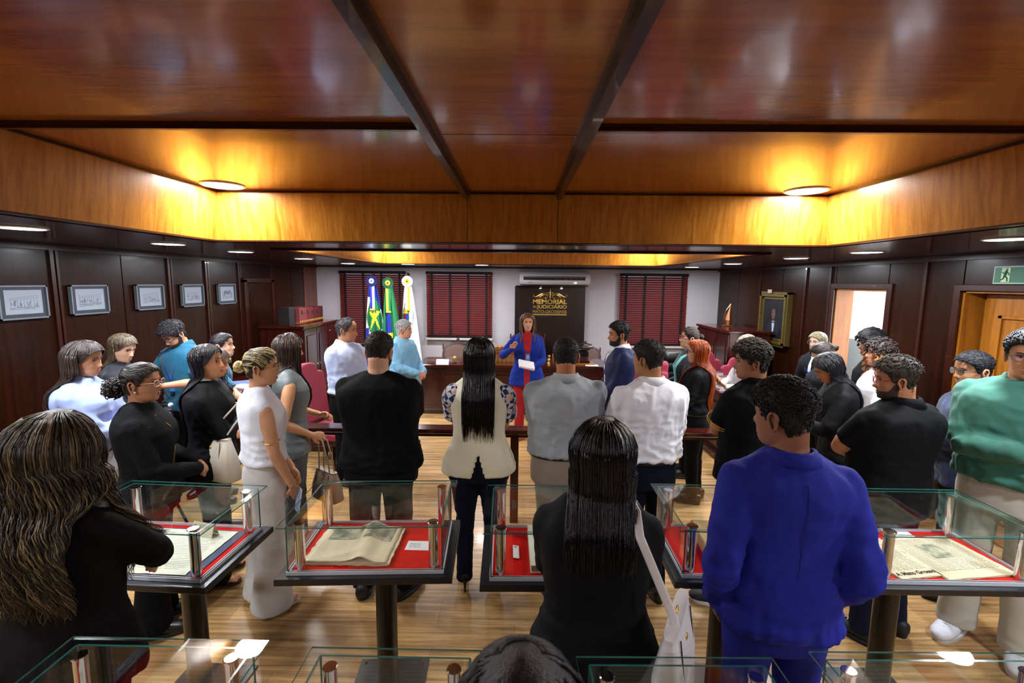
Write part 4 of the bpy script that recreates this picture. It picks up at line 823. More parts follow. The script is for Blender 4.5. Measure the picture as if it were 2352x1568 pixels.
class Person:
    """local frame: +y is the way the body faces, x to the person's right, z up, feet at z=0"""
    def __init__(s, x, y, face, h=1.70, fem=0, g=1., hy=0, hp=0, hr=0, skin='#b5805e', lean=0., belly=0., label='', name='person', legs=True):
        s.h = h; s.k = h/1.75; s.fem = fem; s.g = g; s.root = thing(name, label, 'person', (x, y, 0), math.radians(face))
        s.M = Matrix.Translation((x, y, 0)) @ Matrix.Rotation(math.radians(face), 4, 'Z'); s.lean = lean; s.belly = belly
        s.P = (PROF_F if fem else PROF_M).copy()
        zz = s.P[:, 0]; s.P[:, 1] *= 1+(g-1)*(1-.55*smooth(1.40, 1.50, zz)); s.P[:, 2] *= g*(1+belly*np.exp(-((zz-1.05)/.14)**2)); s.P[:, 3] *= 1+(g-1)*.7
        skin = '#%02x%02x%02x' % tuple(min(255, int(int(skin[i:i+2], 16)*1.07)) for i in (1, 3, 5)); s.skin = mat('skin_'+skin[1:], skin, rough=.48, var=.05, vscale=14, sss=.06, spec=.4)
        s.hs = (.965 if fem else 1.0)*(.45+.55*s.k)
        hc = 1.75*s.k-.1195*s.hs      # head centre height so the crown stands at h
        nz = 1.50*s.k; c = np.array([0, .018, hc]); s.neck0 = s.sh(np.array([0, -.012, 1.45*s.k]))
        piv = np.array([0, -.015, nz+.03]); R_ = rot('Z', hy) @ rot('X', -hp) @ rot('Y', hr)
        T = np.eye(4); T[:3, 3] = piv; T2 = np.eye(4); T2[:3, 3] = c-piv; S_ = np.diag([s.hs, s.hs, s.hs, 1.])
        T0 = np.eye(4); T0[1, 3] = s.shift(1.62*s.k); s.HM = T0 @ T @ R_ @ T2 @ S_; s.sw = (.165 if fem else .188)*s.k*(1+(g-1)*.65); s.gar = []; s.shz = (1.405 if fem else 1.425)*s.k
        s.parts = {}
    def shift(s, z): return s.lean*max(0., z-.95*s.k)
    def sh(s, p): p = np.array(p, float); p[1] += s.shift(p[2]); return p
    def ring(s, z): zz = z/s.k; return tuple(np.interp(zz, s.P[:, 0], s.P[:, i])*s.k for i in (1, 2, 3))
    def head(s, p): return xf(np.asarray(p, float).reshape(-1, 3), s.HM)
    def surf(s, z, a, off=0.):
        """torso surface, a = angle from the front, +90 = right"""
        w_, f, bk = s.ring(z); a = math.radians(a); c = math.cos(a); return np.array([(w_+off)*math.sin(a), ((f if c > 0 else bk)+off)*c+s.shift(z), z])
    def pose_arm(s, side, wrist, pole, hdir=None, nrm=None, curl=.5, thumb=None, spread=0.):
        k = s.k; S = s.sh((side*(s.sw-.012*k), -.012, s.shz-.012*k)); W = np.array(wrist, float)*k; W[1] += s.shift(W[2]); E, W = ik(S, W, .295*k, .262*k, pole)
        s.parts[side] = dict(S=S, E=E, W=W, d=unit(hdir) if hdir is not None else unit(W-E), n=np.array(nrm if nrm is not None else (side, 0, .2), float), curl=curl, th=thumb if thumb is not None else side, sp=spread)
    def body(s, sleeve='long', legs='long', neck=1., arm_r=1., voxel=.0055):
        k = s.k; b = MB(); v, f = headgrid(0., fem=s.fem); b.add(s.head(v), f)
        nr = (.049 if s.fem else .058)*(.7+.3*s.g)*k*neck; top = s.head([(0, -.028, -.04)])[0]; b.tube([s.neck0-(0, 0, .03), s.neck0+(0, 0, .03), (s.neck0+top)/2+(0, .004, .01), top], [nr*1.25, nr*1.1, nr, nr*.98], 18)
        b.tube([(0, 0, .95*k), s.sh((0, 0, 1.2*k)), s.sh((0, -.01, 1.40*k))], [.05, .05, .05], 10)
        b.loft([s.sh((q*s.sw*.95, -.012, s.shz+.012*k*(1-q*q))) for q in np.linspace(-1, 1, 9)], .030*k, .030*k, (0, 1, 0), (0, 0, 1), 12)
        # neck to shoulder slope
        for q in (-1, 1): b.tube([s.neck0+(0, 0, .035*k), s.sh((q*s.sw*.5, -.015, 1.445*k)), s.sh((q*s.sw*.9, -.012, s.shz+.005))], np.array([.04, .034, .03])*k, 12)
        if sleeve == 'none': b.loft([s.sh((0, .0, z*k)) for z in (1.30, 1.38, 1.43, 1.46)], np.array([.12, .12, .09, .05])*k*s.g, np.array([.07, .07, .055, .04])*k, (1, 0, 0), (0, 1, 0), 20)
        ar = (.043 if s.fem else .048)*s.g*k*arm_r; fr = (.034 if s.fem else .039)*(.6+.4*s.g)*k*arm_r
        for sd, a in s.parts.items():
            S, E, W = a['S'], a['E'], a['W']; hid = sleeve == 'long'; u0 = .55 if sleeve in ('long', 'short') else 1.
            m1 = (S+E)/2; u = ar*(.55 if hid else 1); w2 = fr*(.75 if hid else 1)
            if sleeve == 'none': b.ball(S+(-sd*.014, 0, -.012), (ar*1.05, ar*1.1, ar*1.08), 16, 10)
            fm = E+(W-E)*.3; fl = E+(W-E)*.72
            b.tube([S+(E-S)*.06, S+(E-S)*.3, m1, E+(S-E)*.12, E, fm, fl, W-(W-E)*.03], [ar*1.05*u0, ar*(1.08 if u0 == 1 else .7), u, u*.86, w2*1.05, w2*1.1, w2*.78, .0255*k*(.8+.2*s.g)], 16)
            hand_parts(b, W, a['d'], a['n'], a['th'], a['curl'], (.90 if s.fem else 1.)*k, a['sp'])
        b.tube([(0, 0, .96*k), (0, 0, .86*k)], .05, 8)
        for sd in (-1, 1):
            hp, kn, an = s.leg[sd]; r = .7 if legs == 'long' else 1.
            b.tube([(0, 0, .9*k), hp, kn, an], np.array([.05, .06, .045, .036])*k*r, 10)
            fd = s.fd[sd]; b.tube([an, an+(0, 0, -.03)+fd*.04, np.array([an[0], an[1], .028])+fd*.10*k], [.032*k, .03, .018], 8)
        o = b.build('body', s.skin, s.root); remesh(o, voxel, 2, .5); s.ear(o); return o
    def ear(s, o):
        for sd in (-1, 1):
            b = MB(); p = headpt(np.array([sd*1.62]), np.array([-.012]), 0, False)[0]
            A = [(math.cos(t)*.017*(1.1 if math.sin(t) > 0 else .8), math.sin(t)*.031) for t in np.linspace(-.4*PI, 1.45*PI, 14)]
            b.tube([p+np.array([sd*(.008+.006*abs(math.sin(i*.25))), -.010+y*.9, z]) for i, (y, z) in enumerate(A)], [.005]*6+[.006]*8, 7); b.loft([p+(sd*-.006, -.006, 0), p+(sd*.006, -.010, 0)], [.013, .014], [.025, .026], (0, 1, 0), (0, 0, 1), 14)
            b.v = [s.head(v) for v in b.v]; b.build('ear', s.skin, o, smooth=True)
    def face(s, brow='#1a120e', lip='#9a5c50', eyes=True, beard=None, stub=.0):
        B = MATS.get('eye_white') or mat('eye_white', '#d9d4cf', rough=.25); I = mat('iris_dark', '#1d110b', rough=.15)
        for sd in (-1, 1):
            if eyes:
                p = headpt(np.array([sd*.37]), np.array([.002]), -.010, True)[0]; b = MB(); b.ball(p+(0, -.0005, 0), (.0125, .0125, .0105), 14, 9); b.v = [s.head(v) for v in b.v]; e = b.build('eye', B, s.root, smooth=True)
                b = MB(); b.ball(p+(sd*-.0006, .0085, -.0008), (.0056, .0045, .0056), 10, 7); b.v = [s.head(v) for v in b.v]; b.build('iris', I, e, smooth=True)
                b = MB(); b.tube(headpt(sd*np.linspace(.20, .56, 8), .0085+.003*np.sin(np.linspace(0, PI, 8)), .0022), .0020, 5); b.v = [s.head(v) for v in b.v]; b.build('eyelid', mat('lash', '#160e0b', rough=.6), s.root)
            b = MB(); b.tube(headpt(sd*np.linspace(.14, .62, 9), .0195+.006*np.sin(np.linspace(.2, 2.6, 9)), .0025), np.array([.003, .004, .0043, .0042, .004, .0036, .003, .0024, .0016]), 6, flat=.7); b.v = [s.head(v) for v in b.v]; b.build('eyebrow', mat('brow_'+brow[1:], brow, rough=.8), s.root)
        b = MB(); b.tube(headpt(np.linspace(-.27, .27, 11), -.0655+.0015*np.cos(np.linspace(-6, 6, 11)), .0005), .0032*np.sin(np.linspace(.5, PI-.5, 11)), 6); b.tube(headpt(np.linspace(-.22, .22, 11), np.full(11, -.0760), .0008), .0038*np.sin(np.linspace(.6, PI-.6, 11)), 6)
        b.v = [s.head(v) for v in b.v]; b.build('lips', mat('lips_'+lip[1:], lip, rough=.45), s.root, smooth=True)
        if beard: s.beard(beard)
    def beard(s, col, thick=.006):
        def off(T, Z):
            tw = np.abs((T+PI) % (2*PI)-PI); low = -.054+.05*smooth(1.0, 1.5, tw)
            m = smooth(0, .012, low-Z)*smooth(1.75, 1.55, tw); lips = np.exp(-(tw/.27)**2-((Z+.071)/.0095)**2); m = m*(1-smooth(.35, .6, lips)); mous = np.exp(-(tw/.34)**4-((Z+.056)/.0065)**4); m = np.maximum(m, mous*.8)
            return -.006+(thick+.006)*m
        v, f = headgrid(off, 60, 90); v = s.head(v); b = MB().add(v, f); b.build('beard', mat('hair_'+col[1:], col, rough=.7, bump=.4, bscale=260), s.root, smooth=True)
    def glasses(s, col='#1c1a1a', temple=None, rim=True):
        m = mat('frame_'+col[1:], col, rough=.25); b = MB()
        for sd in (-1, 1):
            c = np.array([sd*.033, .101, .000]); pts = [c+np.array([.0245*math.copysign(abs(math.cos(t))**.75, math.cos(t)), -.12*(.0245*math.cos(t)*sd+.0)*1., .0195*math.copysign(abs(math.sin(t))**.75, math.sin(t))]) for t in np.linspace(0, 2*PI, 20, endpoint=False)]
            b.tube(pts, .0017 if rim else .0009, 6, closed=True, ref=(0, 1, 0)); b.tube([(sd*.0575, .096, .006), (sd*.071, .07, .006), (sd*.078, .0, .004), (sd*.079, -.02, -.012)], .0017, 5)
        b.tube([(-.009, .103, .004), (0, .105, .006), (.009, .103, .004)], .0016, 5); b.v = [s.head(v) for v in b.v]; g = b.build('glasses', m, s.root)
        for sd in (-1, 1):
            b = MB().loft([(sd*.033, .1005, 0), (sd*.033, .1015, 0)], .0235, .0185, (1, -.12*sd, 0), (0, 0, 1), 18, 2.6); b.v = [s.head(v) for v in b.v]; b.build('lens', M_glass, g)
    def bvh(s):
        from mathutils.bvhtree import BVHTree
        if not s.gar: return None
        vs = []; fs = []
        for o in s.gar:
            k0 = len(vs); vs += [v.co.copy() for v in o.data.vertices]; fs += [[i+k0 for i in p.vertices] for p in o.data.polygons]
        return BVHTree.FromPolygons(vs, fs)
    def split(s, o, fn, name, m):
        """front opening: the faces for which fn(centre) holds become a garment of their own underneath"""
        me = o.data; v = getv(me); polys = [tuple(p.vertices) for p in me.polygons]; cen = np.array([v[list(p)].mean(0) for p in polys]); keep = np.array([not fn(c) for c in cen])
        for flag, nm, mt in ((False, name, m), (True, None, None)):
            sub = [p for p, kq in zip(polys, keep) if kq == flag]; idx = sorted({i for p in sub for i in p}); mp = {i: j for j, i in enumerate(idx)}; n_ = bpy.data.meshes.new(nm or o.name); vv = v[idx]
            n_.from_pydata(vv.tolist(), [], [tuple(mp[i] for i in p) for p in sub]); n_.polygons.foreach_set('use_smooth', [True]*len(n_.polygons))
            if flag: n_.materials.append(me.materials[0]); o.data = n_
            else: n_.materials.append(mt); q = bpy.data.objects.new(nm, n_); COL.objects.link(q); q.parent = s.root
        return q
    def legs(s, stance=.10, yaw=(8, 8), fwd=(0., 0.), bend=0.):
        k = s.k; s.leg = {}; s.fd = {}
        for i, sd in enumerate((-1, 1)):
            a = math.radians(90-sd*yaw[i]); s.fd[sd] = np.array([math.cos(a), math.sin(a), 0]); hp = np.array([sd*.088*k*(.8+.2*s.g), 0, .90*k]); an = np.array([sd*stance*k, fwd[i]-.02, .085*k]); kn = (hp+an)/2+np.array([0, .015+bend, 0.02]); s.leg[sd] = (hp, kn, an)
    def garment(s, name, m, z0, z1=1.50, sleeve='long', slack=.012, hemw=0., amp=.006, wr=9., cuff=.0, collar=None, neckcut=None, smoothn=4, voxel=.0105, vent=0., puff=0., arm=1., sq=2.5, seed=0, arms=(-1, 1)):
        k = s.k; b = MB(); z0 *= k; z1 *= k; zs = np.linspace(z0, z1, 17); C = []; U = []; V = []
        for z in zs:
            w_, f, bk = s.ring(max(z, .8*k)); t = max(0, (z0+.22*k-z)/(.22*k)); C.append((0, (f-bk)/2+s.shift(z), z)); U.append(w_+slack*k+hemw*t); V.append((f+bk)/2+slack*k+hemw*t*.8)
        b.loft(C, U, V, (1, 0, 0), (0, 1, 0), 40, sq)
        ar = ((.046 if s.fem else .053)*(.45+.55*s.g)+slack*.45)*k*arm
        if z1 > 1.46*k:
            for q in (-1, 1): b.tube([s.neck0+(q*.02, -.004, .020*k), s.sh((q*s.sw*.45, -.012, 1.440*k)), s.sh((q*s.sw*.80, -.012, s.shz-.018*k))], np.array([.047, .050, .052])*k*(.75+.25*s.g)+slack*.3, 16)
        for sd in arms:
            if sd not in s.parts: continue
            a = s.parts[sd]; S, E, W = a['S'], a['E'], a['W']
            if sleeve != 'none': b.ball(S+(-sd*.012, 0, -.016), (ar*.98, ar*1.12, ar*1.0), 18, 12)
            if sleeve == 'none': b.ball(S+(-sd*.042*k, 0, -.012), (ar*.6, ar*1.15, ar*1.0), 18, 12)
            if sleeve == 'long':
                P_ = [S+(E-S)*.04, S+(E-S)*.25, (S+E)/2, E+(S-E)*.1, E+(W-E)*.08, E+(W-E)*.35, E+(W-E)*.7, E+(W-E)*(1.0-.02)]; r = ar*np.array([1, 1.02+puff, .95+puff, .86, .86, .84+puff*.5, .70+puff*.4, .60+cuff]); b.tube(P_, r, 20)
            elif sleeve == 'mid':
                b.tube([S, (S+E)/2, E, E+(W-E)*.3], ar*np.array([1, .95, .88, .85]), 20)
            elif sleeve == 'short':
                d = (E-S); b.tube([S+d*.05, S+d*.3, S+d*.58, S+d*.74], ar*np.array([1, 1.04, 1.02, 1.05]), 22, rounded=False)
        if collar is not None:
            for kk in (0,): pass
        o = b.build(name, m, s.root); remesh(o, voxel, smoothn, .55)
        # cloth folds
        me = o.data; v = getv(me); n = getn(me); rnd = random.Random(seed+len(v)); off = np.array([rnd.uniform(0, 50), rnd.uniform(0, 50), 0])
        q = np.empty(len(v))
        armd = np.full(len(v), 9.)
        for sd in arms:
            if sd in s.parts: armd = np.minimum(armd, np.linalg.norm(v-s.parts[sd]['E'], axis=1)/.16)
        tz = np.clip(1-(v[:, 2]-z0)/(.35*k), 0, 1)
        for i, p in enumerate(v):
            pv = Vector((p[0]*wr+off[0], p[1]*wr+off[1], p[2]*wr*.42)); a = noise.noise(pv); bb = noise.noise(Vector((p[0]*wr*.8, p[1]*wr*.8, p[2]*wr*1.9))+Vector(off)); c4 = noise.noise(Vector((p[0]*wr*2.3+3, p[1]*wr*2.3, p[2]*wr*1.2))+Vector(off)); q[i] = (1-2.6*abs(c4))*(.22+.35*tz[i]+.4*max(0, 1-armd[i]))+(1-2.4*abs(a))*.7+(1-2.4*abs(bb))*(.25+.8*tz[i]+.8*max(0, 1-armd[i]))
        v += n*(q*amp)[:, None]
        if vent:      # open back vent: inverted V notch
            dz = (vent*k-v[:, 2]); m_ = (v[:, 1] < s.shift(1)) & (dz > 0); wv = np.where(m_, np.abs(v[:, 0]) < dz*.30, False); v[wv, 1] = np.minimum(v[wv, 1]+.045, .0)
        setv(me, v); me.polygons.foreach_set('use_smooth', [True]*len(me.polygons)); s.gar.append(o); return o
    def trousers(s, m, r=1., flare=0., waist=1.02, length=.06, name='trousers', amp=.005, seat=1., voxel=.0115, slack=.004):
        k = s.k; b = MB(); zs = np.linspace(.80, waist, 8); C = []; U = []; V = []
        for z in zs: w_, f, bk = s.ring(max(z, .82)*k); C.append((0, (f-bk*seat)/2, z*k)); U.append(w_-.004+slack); V.append((f+bk*seat)/2-.002+slack)
        b.loft(C, U, V, (1, 0, 0), (0, 1, 0), 32, 2.3)
        gg = .5+.5*s.g; gf = (1.06 if s.fem else 1.)
        for sd in (-1, 1):
            hp, kn, an = s.leg[sd]; en = an.copy(); en[2] = length*k
            P_ = [hp+(0, 0, .02), hp+(kn-hp)*.15, hp+(kn-hp)*.5, kn, kn+(en-kn)*.35, kn+(en-kn)*.7, en]; R_ = np.array([.088*gf, .096*gf*gg/.96, .082*gf*gg, .064*r*gg, .063*r*gg+flare*.35, .057*r*gg+flare*.7, .056*r*gg+flare])*k
            b.tube(P_, R_, 22, rounded=False)
        o = b.build(name, m, s.root); remesh(o, voxel, 4, .5); me = o.data; v = getv(me); n = getn(me); kz = s.leg[1][1][2]
        q = np.array([(1-2.4*abs(noise.noise(Vector((p[0]*7+s.h*10, p[1]*7, p[2]*14)))))*(.25+math.exp(-((p[2]-kz)/.1)**2)+.9*max(0, 1-p[2]/.3)) for p in v]); v += n*(q*amp)[:, None]; setv(me, v); return o
    def shoes(s, kind='dress', col='#101012', sole='#1a1a1c', fat=1., zl=0.):
        k = s.k
        for i, sd in enumerate((-1, 1)):
            an = s.leg[sd][2]; d = s.fd[sd]; lat = np.array([d[1], -d[0], 0]); c = np.array([an[0], an[1], 0.])-d*.005; b = MB(); m = mat('shoe_'+col[1:], col, rough=.35 if kind == 'dress' else .6); ms = mat('sole_'+sole[1:], sole, rough=.7)
            if kind == 'heel':
                hgt = .085; pts = [(-.055, hgt+.02, .028, .028), (-.02, hgt+.01, .03, .03), (.03, hgt*.6+.02, .034, .026), (.08, .036, .04, .022), (.115, .026, .04, .02), (.15, .02, .028, .014), (.17, .016, .01, .008)]
                b.loft([c+d*q[0]*k+(0, 0, q[1]) for q in pts[:]], [q[2]*k for q in pts], [q[3]*k for q in pts], lat, (0, 0, 1), 16); o = b.build('shoe', m, s.root, smooth=True)
                MB().loft([c+d*-.05*k+(0, 0, .0), c+d*-.052*k+(0, 0, .06), c+d*-.045*k+(0, 0, hgt)], [.006, .009, .022], [.006, .009, .022], (1, 0, 0), (0, 1, 0), 10).build('stiletto_heel', m, o, smooth=True); continue
            if kind == 'sandal':
                b.loft([c+d*q*k+(0, 0, .022) for q in (-.07, -.06, 0, .06, .13, .165, .175)], np.array([.015, .028, .03, .036, .04, .028, .01])*k, .012, lat, (0, 0, 1), 16, 3); o = b.build('shoe', m, s.root, smooth=True)
                for q, w_, hh in ((.06, .040, .045), (.10, .043, .038), (.0, .036, .075)): MB().tube([c+d*q*k+lat*(w_*math.cos(t))+(0, 0, .026+hh*math.sin(t)*.75) for t in np.linspace(0, PI, 9)], .006, 6, flat=.5, ref=d).build('strap', m, o)
                MB().loft([c+d*-.05*k+(0, 0, 0), c+d*-.05*k+(0, 0, .03)], [.022, .026], [.022, .026], (1, 0, 0), (0, 1, 0), 12).build('heel', m, o)
                q = MB()
                for t in range(5): q.ball(c+d*(.165-.012*abs(t-1.2))*k+lat*(-sd)*(.026-.013*t)+(0, 0, .038), (.008, .011, .008) if 0 else .0095-.0006*t, 8, 6)
                q.loft([c+d*q_*k+(0, 0, zz) for q_, zz in ((-.05, .06), (0, .075), (.07, .052), (.12, .043), (.155, .036))], np.array([.026, .03, .033, .036, .03])*k, np.array([.03, .035, .024, .016, .01]), lat, (0, 0, 1), 14); q.build('foot', s.skin, o, smooth=True); continue
            f = {'dress': 1., 'sneaker': 1.12, 'clog': 1.22}[kind]*fat
            pts = [(-.088, .05, .016, .03), (-.078, .05, .032, .045), (-.03, .055, .038, .052), (.03, .052, .042, .048), (.09, .04, .049, .036), (.15, .034, .046, .028), (.19, .03, .030, .022), (.205, .028, .012, .012)]
            b.loft([c+d*q[0]*k+(0, 0, q[1]+.004) for q in pts], [q[2]*k*f for q in pts], [q[3]*k for q in pts], lat, (0, 0, 1), 18, 2.3); o = b.build('shoe', m, s.root, smooth=True)
            MB().loft([c+(0, 0, z)+d*.058*k for z in (0, .012, .022, .026)], np.array([.139, .142, .142, .134])*k, np.array([.045, .047, .048, .044])*k*f, d, lat, 26, 2.4).build('sole', ms, o, smooth=True, sharp=50)
            if kind == 'sneaker':
                for t in range(4): MB().tube([c+d*(.06+.022*t)*k+lat*.018+(0, 0, .096-.010*t), c+d*(.062+.022*t)*k+(0, 0, .103-.010*t), c+d*(.06+.022*t)*k-lat*.018+(0, 0, .096-.010*t)], .0035, 5).build('lace', mat('lace', '#d9d9de', rough=.8), o)
    def band(s, name, m, z, off=.006, h=.03, flat=.006):
        """belt-like band round the torso"""
        pts = [s.surf(z*s.k, a, off) for a in range(0, 360, 12)]; b = MB().tube(pts, h/2, 8, closed=True, ref=(0, 0, 1), flat=1.); v = b.v[0]; 
        return MB().add(v, b.f).build(name, m, s.root, smooth=True)
    def collar(s, m, kind='shirt', r=1., name='collar', h=.036):
        k = s.k; n0 = s.neck0+np.array([0, .0, .050*k]); rr = (.056 if s.fem else .066)*(.75+.25*s.g)*k*r; b = MB(); top = s.head([(0, -.02, -.06)])[0]; ax = unit(top-s.neck0)*.5+np.array([0, .0, .5])
        N = 28; h = h*(.6 if kind == 'lapel' else .8); rows = [(-.012, 1.16), (h*.55, 1.05), (h, .98), (h*.92, 1.10), (-.018, 1.45)] if kind in ('shirt', 'polo', 'lapel') else [(-.01, 1.12), (h*.5, 1.1), (h*.5, 1.0), (-.01, 1.0)]
        v = []; gap = .30 if kind != 'round' else 0.
        for i in range(N+1):
            a = gap+(2*PI-2*gap)*i/N; c_, s_ = math.sin(a), math.cos(a)
            for j, (zz, q) in enumerate(rows):
                front = max(0, s_); z_ = zz-front*.030*k-(.018*front if j == 4 else 0); v.append(n0+np.array([c_*rr*q, s_*rr*q*1.02-.004+front*.006, z_]))
        R_ = len(rows); f = [(i*R_+j, i*R_+j+1, (i+1)*R_+j+1, (i+1)*R_+j) for i in range(N) for j in range(R_-1)]
        o = b.add(v, f).build(name, m, s.root, smooth=True); md = o.modifiers.new('s', 'SOLIDIFY'); md.thickness = .0035; return o
    # ---- hair ----
    def hairmat(s, col, col2=None, rough=.36, st=(60, 60, 5)): return mat('hair_'+col[1:]+(col2[1:] if col2 else ''), col, spec=.3 if rough > .45 else .45, rough=rough, bump=.35, bscale=6, stretch=st, col2=col2 or col, vscale=1.6)
    def cap(s, m, thick=.012, side=.006, front=.068, back=-.098, noisea=.002, nfreq=60, part=None, name='hair', temple=.012, fade=None, blur=.012):
        """scalp hair: a shell grown from the head surface above the hairline"""
        def line(tw): return np.interp(tw, HLA, [front, front-.004, .048, temple+.012, -.012, -.020, .012, -.015, back*.8, back])
        def off(T, Z):
            tw = np.abs((T+PI) % (2*PI)-PI); m_ = smooth(0, blur, Z-line(tw)); up = smooth(.0, .085, Z); t = side+(thick-side)*up
            return -.006+(t+.006)*m_
        v, f = headgrid(off, 64, 96, False); 
        q = np.array([noise.noise(Vector((p[0]*nfreq, p[1]*nfreq, p[2]*nfreq))) for p in v]); r = v/(np.linalg.norm(v, axis=1)[:, None]+1e-9); q *= (np.linalg.norm(v, axis=1) > .05); v = v+r*(q*noisea)[:, None]
        return MB().add(s.head(v), f).build(name, m, s.root, smooth=True)
    def tufts(s, m, n=260, ln=.018, r=.0035, thick=.012, side=.005, front=.066, back=-.088, curl=0., seed=1, parent=None, dirf=(0, -1, .25), zmin=None, temple=.02):
        rnd = np.random.RandomState(seed); b = MB(); 
        for i in range(n):
            for _ in range(20):
                th = rnd.uniform(-PI, PI); z = rnd.uniform(-.07, .118); 
                if rnd.rand() > .3+.7*(z > .03): continue
                if z > np.interp(abs(th), HLA, [front, front-.004, .048, temple+.012, -.006, -.012, .016, -.010, back*.8, back])+(.0 if zmin is None else zmin): break
            else: continue
            o = side+(thick-side)*smooth(0, .085, z); p = headpt(np.array([th]), np.array([z]), o, False)[0]; nn = unit(p)
            if curl:
                a1 = unit(np.cross(nn, rnd.randn(3))); a2 = np.cross(nn, a1); R0 = ln*.35*rnd.uniform(.7, 1.3); pts = [p+nn*(R0*.8*t/6-.002)+a1*R0*math.cos(t*1.1)+a2*R0*math.sin(t*1.1) for t in range(7)]
                b.tube(pts, r*np.array([.9, 1, 1, 1, .9, .7, .4]), 5, rounded=False)
            else:
                d = unit(np.array(dirf)+rnd.randn(3)*.25); d = unit(d-nn*np.dot(d, nn)*.9+nn*.12); pts = [p-nn*.002, p+d*ln*.35+nn*.002, p+d*ln*.7+nn*.001, p+d*ln-nn*.003]; b.tube(pts, r*np.array([1, 1, .8, .3]), 5, rounded=False)
        b.v = [s.head(v) for v in b.v]; return b.build('hair_tufts', m, parent, smooth=True)
    def long_hair(s, m, length=.45, a0=55, mh=None, hf=.35, off=.014, vol=.0, wave=0., wfreq=26., n=260, sr=.0022, spread=1., seed=3, back=1., front=.066, tip=.12, name='hair', fronts=(1, 1), taper=.75, hug=1., sweep=0., crown=.014):
        """cap plus a falling curtain with separate locks"""
        hair = s.cap(m, thick=crown, side=off*.8, front=front, back=-.10, noisea=.0015, nfreq=30, name=name, temple=.004)
        k = s.k; rnd = np.random.RandomState(seed); zend = s.head([(0, 0, -.06)])[0][2]-length; Hc = s.head([(0, 0, 0)])[0]
        def path(a, extra, ln=1., j=0., nseg=26):
            """a radians from front; side swept behind the shoulder"""
            zz = [.112, .095, .07, .04, .01, -.02, -.05]; p = s.head(headpt(np.full(7, a), np.array(zz), np.array([.006, .010, .012, .013, .014, .016, .018])*(off/.014)+extra+vol*np.array([0, .2, .5, .8, 1, 1, .9]), False)); P0 = p[-1]; L_ = (P0[2]-zend)*ln; out = list(p); sa = math.sin(a); 
            for t in np.linspace(0, 1, nseg)[1:]:
                z = P0[2]-L_*t; w_, f, bk = s.ring(min(max(z, .85*k), 1.47*k)); sh = smooth(1.50*k, 1.36*k, z); gx = P0[0]*(1-.12*t)*spread; gx = math.copysign(min(abs(gx), s.sw*.92), gx); isback = back if a > 0 else back
                ca = math.cos(a); bb = smooth(-.30, -.75, ca) if back >= 1 else 0
                yb = -(bk+.022)*math.sqrt(max(.05, 1-(min(abs(gx), w_*.95)/(w_))**2))+s.shift(z)-extra-.010*hug; yf = (f+.02)*math.sqrt(max(.05, 1-(min(abs(gx), w_*.95)/(w_))**2))+s.shift(z)+extra+.008
                if ca < .25 and back >= 1 or ca < -.1: y = min(P0[1]+0*t, yb) if sh > .02 else P0[1]; y = P0[1]*(1-sh)+min(P0[1], yb)*sh
                else: y = P0[1]*(1-sh)+max(P0[1], yf)*sh
                out.append(np.array([gx*(1-sh)+gx*sh*spread, y, z]))
            out = np.array(out); lim = []
            front = not (ca < .25 and back >= 1 or ca < -.1)
            for i, q in enumerate(out):
                y = q[1]
                if q[2] < 1.53*k and bv is not None:
                    dr = -1 if front else 1; hit = bv.ray_cast(Vector((q[0], -dr*1.0, q[2])), Vector((0, dr, 0)))
                    if hit[0] is not None: y = (max(y, hit[0][1]+.007+extra) if front and hit[0][1] < q[1]+.09 else min(y, hit[0][1]-.007-extra) if (not front and hit[0][1] > q[1]-.14) else y)
                lim.append(y)
            lim = np.array(lim)
            for _ in range(3): sm = lim.copy(); sm[1:-1] = (lim[:-2]+2*lim[1:-1]+lim[2:])/4; lim = np.maximum(sm, lim) if front else np.minimum(sm, lim)
            out[:, 1] = lim
            if wave:
                t = np.arange(len(out)); amp = wave*smooth(3, 12, t); ph = j*6.28; out[:, 0] += amp*np.sin(out[:, 2]*wfreq+ph); out[:, 1] += amp*np.cos(out[:, 2]*wfreq+ph)*.8
            return out
        bv = s.bvh()
        # solid underlayer
        NA = 46; A = np.radians(np.linspace(a0, 360-a0, NA)); rows = []
        for i, a in enumerate(A): aa = (a+PI) % (2*PI)-PI; rows.append(path(aa, .0015*math.sin(i*2.3)+.001*rnd.randn(), 1-tip*rnd.rand()*.8-.05, 0. if wave == 0 else .15*math.sin(i*.9)))
        G = np.array(rows); nP = G.shape[1]; cen = np.array([Hc[0], 0, 0]); In = G.copy(); c2 = G.mean(0)
        for j in range(nP): t = .022*smooth(2, 8, j)+.004; dd = np.array([0, np.mean(G[:, j, 1])*0+Hc[1]+.0, 0])-G[:, j]*[1, 1, 0]; dd[:, 2] = 0; In[:, j] += dd/(np.linalg.norm(dd, axis=1)[:, None]+1e-6)*t
        v = np.vstack([G.reshape(-1, 3), In.reshape(-1, 3)]); K = NA*nP; f = []
        for i in range(NA-1):
            for j in range(nP-1): a = i*nP+j; f.append((a, a+nP, a+nP+1, a+1)); f.append((K+a+1, K+a+nP+1, K+a+nP, K+a))
            f.append((i*nP, K+i*nP, K+(i+1)*nP, (i+1)*nP)); a = i*nP+nP-1; f.append((a, a+nP, K+a+nP, K+a))
        for j in range(nP-1):
            f.append((j, j+1, K+j+1, K+j)); a = (NA-1)*nP+j; f.append((a, K+a, K+a+1, a+1))
        MB().add(v, f).build('hair_length', m, hair, smooth=True)
        b = MB(); bh = MB()
